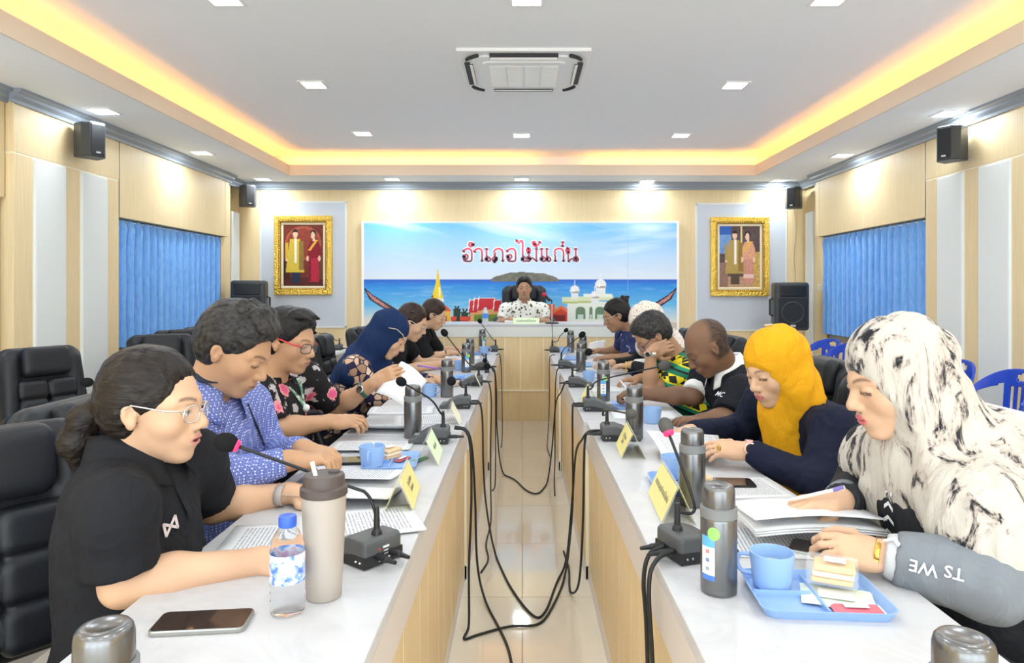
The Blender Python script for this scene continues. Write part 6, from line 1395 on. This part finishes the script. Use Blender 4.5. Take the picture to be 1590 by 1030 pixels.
for seq in (((418,578),(434,590),(450,604),(462,618),(471,632)), ((462,588),(466,602),(469,616),(472,632))):
    pts = [q_ for q_ in (on_shirt(g, o, *z_) for z_ in seq) if q_[2]]
    if len(pts) < 2: continue
    L_ = [Vector(c+nrm(n_)*.004-o) for c, n_, _ in pts]; b = MB()
    vs = []
    for i, q_ in enumerate(L_): t = (L_[min(i+1, len(L_)-1)]-L_[max(i-1, 0)]).normalized(); sd = t.cross(Vector(pts[i][1])).normalized()*.009; vs += [q_+sd, q_-sd]
    b.add(vs, [(2*i, 2*i+1, 2*i+3, 2*i+2) for i in range(len(L_)-1)]); lo_ = b.build('lanyard', M_LAN, r); solid(lo_, .002, 0)
c, nn, ok_ = on_shirt(g, o, 472, 634)
if ok_: MB().ball(Vector(c+nrm(nn)*.008-o), .016, 12, 8).build('badge_reel', M_TRIMW, r, smooth=True)

# ---- woman in navy scarf
M_NAVY = cloth('navy_scarf', (.008,.024,.085), .75); M_TRI = mat('triangle_print', (.6,.45,.33), .75, spec=.2); n = N(M_TRI); v = n.coords('Object', (1,1,1)); e_ = n.vor(v, 24, 'DISTANCE_TO_EDGE'); cc = n.vor(v, 24, 'F1', 'Color'); sx = n.n('ShaderNodeSeparateColor'); n.l(cc, sx.inputs[0])
n.col(n.mix(n.ramp(e_, [(.05, (1,1,1)), (.08, (0,0,0))]), n.ramp(sx.outputs[0], [(.2, (.02,.02,.06)), (.35, (.36,.22,.14)), (.6, (.60,.40,.28)), (.85, (.74,.56,.44))], 'CONSTANT'), (.015,.015,.05)))
def scarf_navy(S, h, nk, u, f, l, sh, el, TR):
    h.scarf_cap(S, .002); S.cone(h.w((-.03,0,-.09)), nk+u*.0, .082, .105, .05); S.cone(nk-u*.02, sh[0]-u*.02, .088, .078, .05); S.cone(nk-u*.02, sh[1]-u*.02, .088, .078, .05)
    S.ell(nk-u*.13-f*.055, (.085,.165,.20), TR, .05); S.ell(nk-u*.10+f*.075, (.060,.11,.13), TR, .04)
r, o, hd, g = person('woman in navy head scarf bending over her papers', W(604, 520, 3.72), 0, 34, W(577, 560, 3.78), J((-.88,3.60,.85), (-.84,3.96,.85)), J(W(585, 618, 3.58), (-.74,4.05,.73)), J(W(643, 590, 3.80), (-.52,4.08,.735)), ((.95,.25,-.05),(1,0,0)), (-1.10,3.80,.46), 'light', True, 1., 1.12, M_TRI, 'long', .0055, eyes=.15, hijab=scarf_navy, hijab_m=M_NAVY, curl=(50,25), lip=(.55,.2,.2), arm_r=1.05)
b = MB().tube([Vector(hd.w(q_))-Vector(o) for q_ in ((-.01,-.096,.045),(.03,-.090,.062),(.070,-.066,.052),(.094,-.044,.030))], .0022, 6).build('edge_trim', mat('gold_thread', (.65,.55,.4), .4, .5), r)

# ---- woman in black with a hair clip
M_BLK = cloth('black_blouse', (.012,.012,.014), .8)
def bunb(S, hd): S.ell(hd.w((-.11,0,-.03)), (.035,.04,.035), None, .02)
r, o, hd, g = person('woman in black short sleeves with brown hair and a hair clip', W(640, 501, 4.85), 0, 26, W(617, 535, 4.88), J((-.92,4.70,.87), (-.87,5.05,.87)), J(W(622, 576, 4.75), (-.77,5.12,.72)), J(W(690, 565, 4.98), (-.52,5.2,.725)), ((1,.1,0),(1,0,0)), (-1.12,4.88,.46), 'light', True, 1.03, 1.02, M_BLK, 'short', .006, eyes=.2, hair='hair_back', hair_m=H_BROWN, hair_extra=bunb, lip=(.5,.2,.18))
glasses(r, o, hd, mat('pale_frame', (.72,.68,.6), .3, .5)); MB().box(Vector(hd.w((-.02,-.088,.075)))-Vector(o), (.03,.01,.012), bev=.003).build('hair_clip', M_BLACK, r)
r, o, hd, g = person('farthest woman on the left in black, with tied hair and bracelet', W(674, 489, 5.90), 0, 24, W(656, 516, 5.93), J((-.89,5.74,.88), (-.85,6.05,.88)), J(W(666, 557, 5.74), (-.75,6.15,.72)), J(W(698, 548, 5.88), (-.52,6.2,.735)), ((1,.1,0),(1,0,0)), (-1.10,5.92,.46), 'light', True, 1.03, 1., M_BLK, 'short', .0065, eyes=.2, hair='hair_back', hair_m=H_BROWN, hair_extra=bunb, lip=(.5,.2,.18), sleeve_frac=.95)
glasses(r, o, hd, mat('pale_frame', (.72,.68,.6), .3, .5)); band(r, o, W(692, 549, 5.85), (1,.1,0), .028, M_BLACK, 'bracelet', .012); collar(r, o, g['neck'], hd.R@v3((-.3,0,1)), g['f'], g['nr']+.006, M_BLK, .03, 26, .03)

# ================================================================== right side
# ---- woman in white patterned scarf
M_WSC = mat('ink_print_scarf', (.8,.77,.7), .8, spec=.2, sheen=.2); n = N(M_WSC); v = n.coords('Object', (17,17,6), (0,.45,.3)); a1 = n.noise(v, 1., 8, .70, 1.2); a2 = n.noise(n.coords('Object', (60,60,16)), 1., 4, .6)
n.col(n.ramp(n.math('ADD', a1, n.math('MULTIPLY', n.math('SUBTRACT', a2, .5), .20)), [(.385, (.012,.012,.016)), (.415, (.10,.09,.09)), (.445, (.42,.36,.32)), (.50, (.55,.51,.455)), (1, (.60,.57,.51))])); n.bump(n.noise(n.coords('Object', (1,1,.4)), 16, 4, .55, .8), .5, .03)
M_JKT = cloth('dark_training_jacket', (.022,.024,.030), .6); M_GREYJ = cloth('grey_sleeve', (.20,.22,.25), .55)
def scarf_white(S, h, nk, u, f, l, sh, el, TR):
    h.scarf_cap(S, .006, .056, 24.); S.cone(h.w((-.04,0,-.10)), nk+u*.0, .092, .125, .05)
    S.cone(nk-u*.02, sh[0]-u*.015, .105, .088, .06); S.cone(nk-u*.02, sh[1]-u*.015, .105, .090, .06); S.cone(sh[0]-f*.02, sh[0]-f*.03+(el[0]-sh[0])*.62, .088, .088, .04); S.ell(nk-u*.20-f*.095+l*.03, (.125,.20,.25), TR, .06); S.ell(nk-u*.06+f*.080, (.070,.13,.075), TR, .03); S.cone(nk-u*.05+f*.13-l*.06, nk-u*.34+f*.175-l*.07, .034, .026, .02); S.cone(nk-u*.02+f*.05-l*.09, nk-u*.10+f*.12+l*.04, .040, .045, .025)
def jkt(S, TR, nk, u, f, l): S.ell(nk-u*.15+f*.085+l*.02, (.095,.14,.14), TR, .05)
r, o, hd, g = person('woman in white head scarf with black ink pattern reading a booklet', W(1390, 590, 1.52), 180, 16, W(1448, 712, 1.55), J(W(1508, 800, 1.36), (.90,1.74,.85)), J(W(1535, 905, 1.27), (.88,1.80,.73)), J(W(1374, 862, 1.355), W(1305, 778, 1.60)), ((-1,.10,.12),(-1,-.05,-.03)), (1.16,1.54,.44), 'light', True, 1.02, 1.22, M_JKT, 'long', .004, eyes=.15, shirt_fn=jkt, hijab=scarf_white, hijab_m=M_WSC, hijab_fold=.0075, curl=(42,28), hnorm=((0,-.55,.8),(0,0,1)), lip=(.66,.12,.16), arm_r=1.15, trousers=(.04,.04,.05), hand_sc=1.04)
S = SDF(); e0, w0 = v3(W(1535, 905, 1.27)), v3(W(1374, 862, 1.355)); flatcone(S, e0, e0+(w0-e0)*.90, .074, .052, .02); vs, Q = S.mesh(.006, 1); sl = np_mesh('sleeve', vs, Q, M_GREYJ, r, o, disp=lambda V: .004*vnoise(V, (25,25,25), 4))
S = SDF(); flatcone(S, e0+(w0-e0)*.86, e0+(w0-e0)*1.0, .048, .042, .01); vs, Q = S.mesh(.006, 1); np_mesh('cuff', vs, Q, mat('pale_cuff', (.55,.57,.60), .7), r, o)
S = SDF(); e1, w1 = v3((.88,1.80,.73)), v3(W(1305, 778, 1.60)); flatcone(S, e1, e1+(w1-e1)*.95, .055, .042, .02); vs, Q = S.mesh(.007, 1); np_mesh('sleeve', vs, Q, M_GREYJ, r, o)
band(r, o, W(1362, 860, 1.358), w0-e0, .030, mat('gold_bracelet', (.80,.52,.12), .25, .9), 'bracelet', .010, th=.004)
# sleeve lettering and chevrons
def slt(txt, px, py, size, rot=0.):
    d = nrm(v3(W(px, py, 1.))-camp); c, nn, _ = ray_to(sl, o, camp, d); nn = nrm(nn); ex = nrm(e0-w0); ex = nrm(ex-nn*(ex@nn)); ey = np.cross(nn, ex); c = c+nn*.008-o
    M4 = Matrix.Translation(Vector(c)) @ Matrix(np.stack([ex, ey, nn], 1).tolist()).to_4x4() @ Matrix.Rotation(math.pi, 4, 'Z'); text_mesh(txt, size, mat('print_white', (.72,.74,.76), .6), r, M4, 'sleeve_lettering')
slt('WE', 1434, 882, .030); slt('TS', 1482, 890, .030)
for k in range(5):
    d = nrm(v3(W(1386, 770+20*k, 1.))-camp); c, nn, ok_ = ray_to(g['shirt'], o, camp, d)
    if not ok_ or c[2] < .70: continue
    nn = nrm(nn); up_ = nrm(v3((0,0,1))-nn*nn[2]); rt = np.cross(up_, nn)
    surf_patch('chevron', r, o, None, [(-.016,-.004),(0,.008),(.016,-.004),(.016,.005),(0,.017),(-.016,.005)], (c, rt, up_, nn), mat('print_white', (.72,.74,.76), .6), .010)

# ---- woman in yellow scarf and navy blazer
M_YSC = cloth('yellow_scarf', (.74,.36,.010), .7, .0, 16, .5); M_BLZ = cloth('navy_blazer', (.011,.014,.034), .8)
def scarf_yellow(S, h, nk, u, f, l, sh, el, TR):
    h.scarf_cap(S, .006, .058, 24.); S.cone(h.w((-.03,0,-.09)), nk, .086, .095, .05); S.cone(nk+f*.07, nk-u*.16+f*.115, .078, .075, .05); S.cone(nk-u*.16+f*.115, nk-u*.34+f*.125, .075, .05, .04); S.cone(h.w((-.09,-.05,-.04)), nk-f*.03-l*.05, .05, .07, .05); S.cone(nk+f*.06+l*.05, nk-u*.12+f*.13-l*.02, .045, .05, .02)
r, o, hd, g = person('woman in yellow head scarf and navy blazer with gold ring', W(1203, 572, 2.30), 203, 20, W(1238, 640, 2.36), J(W(1296, 668, 2.14), (.90,2.52,.86)), J(W(1272, 752, 2.05), (.84,2.62,.73)), J(W(1160, 700, 2.18), W(1072, 672, 2.44)), ((-.95,.12,.05),(-1,-.05,-.1)), (1.16,2.38,.45), 'light', True, 1., 1.12, M_BLZ, 'long', .0045, eyes=.2, hijab=scarf_yellow, hijab_m=M_YSC, hijab_fold=.0065, torso_yaw=196, curl=(25,45), hnorm=((0,-.5,.85),(0,0,1)), lip=(.62,.17,.16), arm_r=1.1, fold=.008)
band(r, o, W(1163, 700, 2.175), (-.95,.12,.05), .030, mat('rose_strap', (.75,.42,.38), .4), face=.021, fn=(0,-1,.35), fm=mat('rose_case', (.80,.5,.45), .3, .6), width=.022)
MB().box(Vector(W(1116, 696, 2.145))-Vector(o), (.012,.014,.016), bev=.003).build('gold_ring', mat('gold_bracelet', (.80,.52,.12), .25, .9), r)
b = MB().tube([Vector(hd.w(q_))-Vector(o) for q_ in ((-.02,-.012,.146),(-.03,.012,.146))], .004, 6).build('scarf_pin', mat('gold_thread', (.65,.55,.4), .4, .5), r)

# ---- balding man with white collar
M_MC = cloth('black_mc_polo', (.010,.011,.016), .8)
r, o, hd, g = person('balding man in black polo with white collar leaning over papers', W(1098, 540, 3.10), 180, 36, W(1130, 578, 3.16), J(W(1150, 612, 2.95), (.91,3.36,.86)), J((.84,2.84,.73), W(1078, 616, 3.28)), J(W(1096, 652, 2.88), W(998, 612, 3.34)), ((-1,.1,0),(-1,0,.05)), (1.16,3.18,.46), 'dark', False, 1.02, 1.15, M_MC, 'short', .005, eyes=.15, hair=None, bald=True, torso_yaw=190, belly=1.15, curl=(25,60), lip=(.22,.10,.08), arm_r=1.12, sleeve_frac=.86)
collar(r, o, g['neck']+g['u']*.0, hd.R@v3((-.4,0,.9)), g['f'], g['nr']+.006, mat('white_collar', (.82,.82,.82), .8), .04, 24, .04)
d = nrm(v3(W(1119, 614, 1.))-camp); c, nn, _ = ray_to(g['shirt'], o, camp, d); nn = nrm(nn); up_ = nrm(v3((0,0,1))-nn*nn[2]); rt = np.cross(up_, nn); text_mesh('MC', .036, mat('print_white', (.72,.74,.76), .6), r, Matrix.Translation(Vector(c+nn*.006-o)) @ Matrix(np.stack([rt, up_, nn], 1).tolist()).to_4x4(), 'chest_lettering')
s1 = v3((.91,3.36,.86)); e1 = v3(W(1078, 616, 3.28)); S = SDF(); flatcone(S, s1+(e1-s1)*.80, s1+(e1-s1)*.90, .070, .069, .004); vs, Q = S.mesh(.007, 1); np_mesh('sleeve_band', vs, Q, mat('white_collar', (.82,.82,.82), .8), r, o)

# ---- man in green and yellow jersey
M_JER = mat('jersey', (.02,.22,.12), .6, spec=.3); n = N(M_JER); v = n.coords('Object', (1,1,1), (D(35),0,D(20))); ck = n.n('ShaderNodeTexChecker'); ck.inputs['Scale'].default_value = 26; ck.inputs['Color1'].default_value = (.80,.66,.02,1); ck.inputs['Color2'].default_value = (.012,.015,.014,1); n.l(v, ck.inputs[0])
sx_ = n.n('ShaderNodeSeparateXYZ'); n.l(n.coords('Object', (1,1,1)), sx_.inputs[0]); stp = n.math('FRACT', n.math('ADD', n.math('MULTIPLY', sx_.outputs[2], 9.), n.math('MULTIPLY', sx_.outputs[0], 3.)))
n.col(n.mix(n.ramp(stp, [(.0, (1,1,1)), (.42, (0,0,0))], 'CONSTANT'), n.ramp(stp, [(.42, (.01,.16,.09)), (.62, (.012,.016,.016)), (.74, (.015,.26,.15)), (.92, (.72,.66,.03))], 'CONSTANT'), ck.outputs[0]))
r, o, hd, g = person('man in green and yellow jersey resting his head on his hand', W(1014, 522, 3.90), 182, 42, W(1048, 556, 3.95), J(W(1074, 580, 3.74), (.86,4.12,.87)), J(W(1010, 606, 3.70), (.84,4.22,.73)), J(W(1010, 548, 3.70), W(996, 588, 4.05)), ((.85,.10,.35),(-1,0,-.05)), (1.12,3.95,.46), 'tan', False, 1.04, 1.12, M_JER, 'short', .0055, eyes=.15, hair='hair_short', hair_m=H_GREY, torso_yaw=184, curl=(35,30), hnorm=((0,-.9,.2),(0,0,1)), lip=(.35,.17,.12), sleeve_frac=.70, arm_r=1.05)
glasses(r, o, hd, mat('navy_frame', (.03,.03,.12), .3)); band(r, o, W(1010, 550, 3.70), (0,0,1), .030, mat('pale_watch', (.7,.7,.68), .3, .6), face=.016, fn=(-.6,-.8,0), width=.022)

# ---- woman in cream dotted scarf
M_CSC = mat('dotted_scarf', (.78,.70,.60), .8, sheen=.2); n = N(M_CSC); v = n.coords('Object', (1,1,1)); n.col(n.ramp(n.vor(v, 75), [(.28, (.36,.22,.15)), (.36, (.80,.72,.63))]))
def scarf_plain(S, h, nk, u, f, l, sh, el, TR):
    h.scarf_cap(S, .008); S.cone(h.w((-.04,0,-.09)), nk, .095, .12, .05); S.cone(nk, sh[0], .10, .085, .05); S.cone(nk, sh[1], .10, .085, .05); S.ell(nk-u*.14-f*.04, (.10,.18,.2), TR, .05); S.ell(nk-u*.12+f*.08, (.06,.12,.14), TR, .04)
r, o, hd, g = person('woman in cream dotted head scarf behind the green jersey', W(1003, 503, 4.75), 180, 30, W(1032, 540, 4.82), J((.93,4.62,.86), (.91,4.98,.86)), J((.88,4.55,.72), (.86,5.1,.73)), J(W(982, 567, 4.68), (.66,5.0,.735)), ((-1,.1,0),(-1,0,0)), (1.16,4.82,.46), 'light', True, 1.08, 1.1, cloth('black_sleeves', (.02,.02,.022)), 'long', .0065, eyes=.15, hijab=scarf_plain, hijab_m=M_CSC)
band(r, o, W(972, 568, 4.66), (-1,.1,0), .032, mat('gold_bracelet', (.80,.52,.12), .25, .9), 'bracelet', .010); S = SDF(); w0 = v3(W(982, 567, 4.68)); flatcone(S, w0+v3((.09,0,0)), w0+v3((.01,0,0)), .045, .04, .01); vs, Q = S.mesh(.009, 1); np_mesh('white_cuff', vs, Q, mat('white_collar', (.82,.82,.82), .8), r, o)

# ---- woman in navy floral shirt with hair bun
M_NFL = mat('navy_floral', (.02,.03,.11), .7); n = N(M_NFL); v = n.coords('Object', (1,1,1)); n.col(n.ramp(n.math('ADD', n.vor(v, 20), n.math('MULTIPLY', n.noise(v, 60, 3), .5)), [(.40, (.42,.52,.80)), (.45, (.020,.032,.13))]))
def bunt(S, hd): S.ell(hd.w((-.095,0,.085)), (.042,.042,.036), None, .008); S.ell(hd.w((-.13,.0,.10)), (.022,.022,.014), None, .008); S.ell(hd.w((-.10,.0,.118)), (.018,.02,.012), None, .008)
r, o, hd, g = person('woman in navy floral shirt with black hair bun reading a sheet', W(957, 490, 5.60), 181, 22, W(976, 520, 5.66), J((.91,5.46,.89), (.87,5.83,.89)), J(W(988, 556, 5.42), (.84,5.9,.75)), J(W(948, 555, 5.5), W(932, 545, 5.88)), ((-1,.05,0),(-1,0,.1)), (1.12,5.66,.46), 'tan', True, 1.06, 1.14, M_NFL, 'short', .006, eyes=.2, hair='hair_back', hair_m=H_BLACK, hair_extra=bunt, sleeve_frac=.85)
glasses(r, o, hd, mat('pale_frame', (.72,.68,.6), .3, .5)); collar(r, o, g['neck'], hd.R@v3((-.3,0,1)), g['f'], g['nr']+.006, M_NFL, .03, 26, .03)

# ---- the chairman
M_LEAF = mat('leaf_print_shirt', (.82,.82,.78), .75); n = N(M_LEAF); v = n.coords('Object', (1,1,1.), (0,D(25),0)); lf = n.math('ADD', n.vor(v, 27), n.math('MULTIPLY', n.noise(v, 50, 3, .6, .5), .75))
n.col(n.ramp(lf, [(.54, (.03,.04,.03)), (.62, (.16,.18,.11)), (.69, (.50,.48,.30)), (.74, (.80,.80,.76))]))
r, o, hd, g = person('chairman in white leaf print shirt sitting behind the desk', (W(814, 448, 7.2).x, 7.2, W(814, 448, 7.2).z), -90, 2, (W(814, 476, 7.25).x, 7.24, 1.135), J((W(814, 0, 7.2).x-.185, 7.22, 1.065), (W(814, 0, 7.2).x+.185, 7.22, 1.065)), J((-.24, 7.15, .92), (.27, 7.15, .92)), J((-.12, 6.98, .975), (.14, 6.98, .975)), ((.6,-.8,0),(-.6,-.8,0)), (.02,7.34,.74), 'tan', False, .98, 1.05, M_LEAF, 'short', .004, eyes=.32, nup=.0, hair='hair_short', hair_m=H_BLACK, lip=(.34,.15,.12), sh_r=1.08, brow=(.02,.015,.015))
collar(r, o, g['neck']+g['u']*.008, (0,-.1,1), g['f'], g['nr']+.006, M_LEAF, .03, 26, .04)
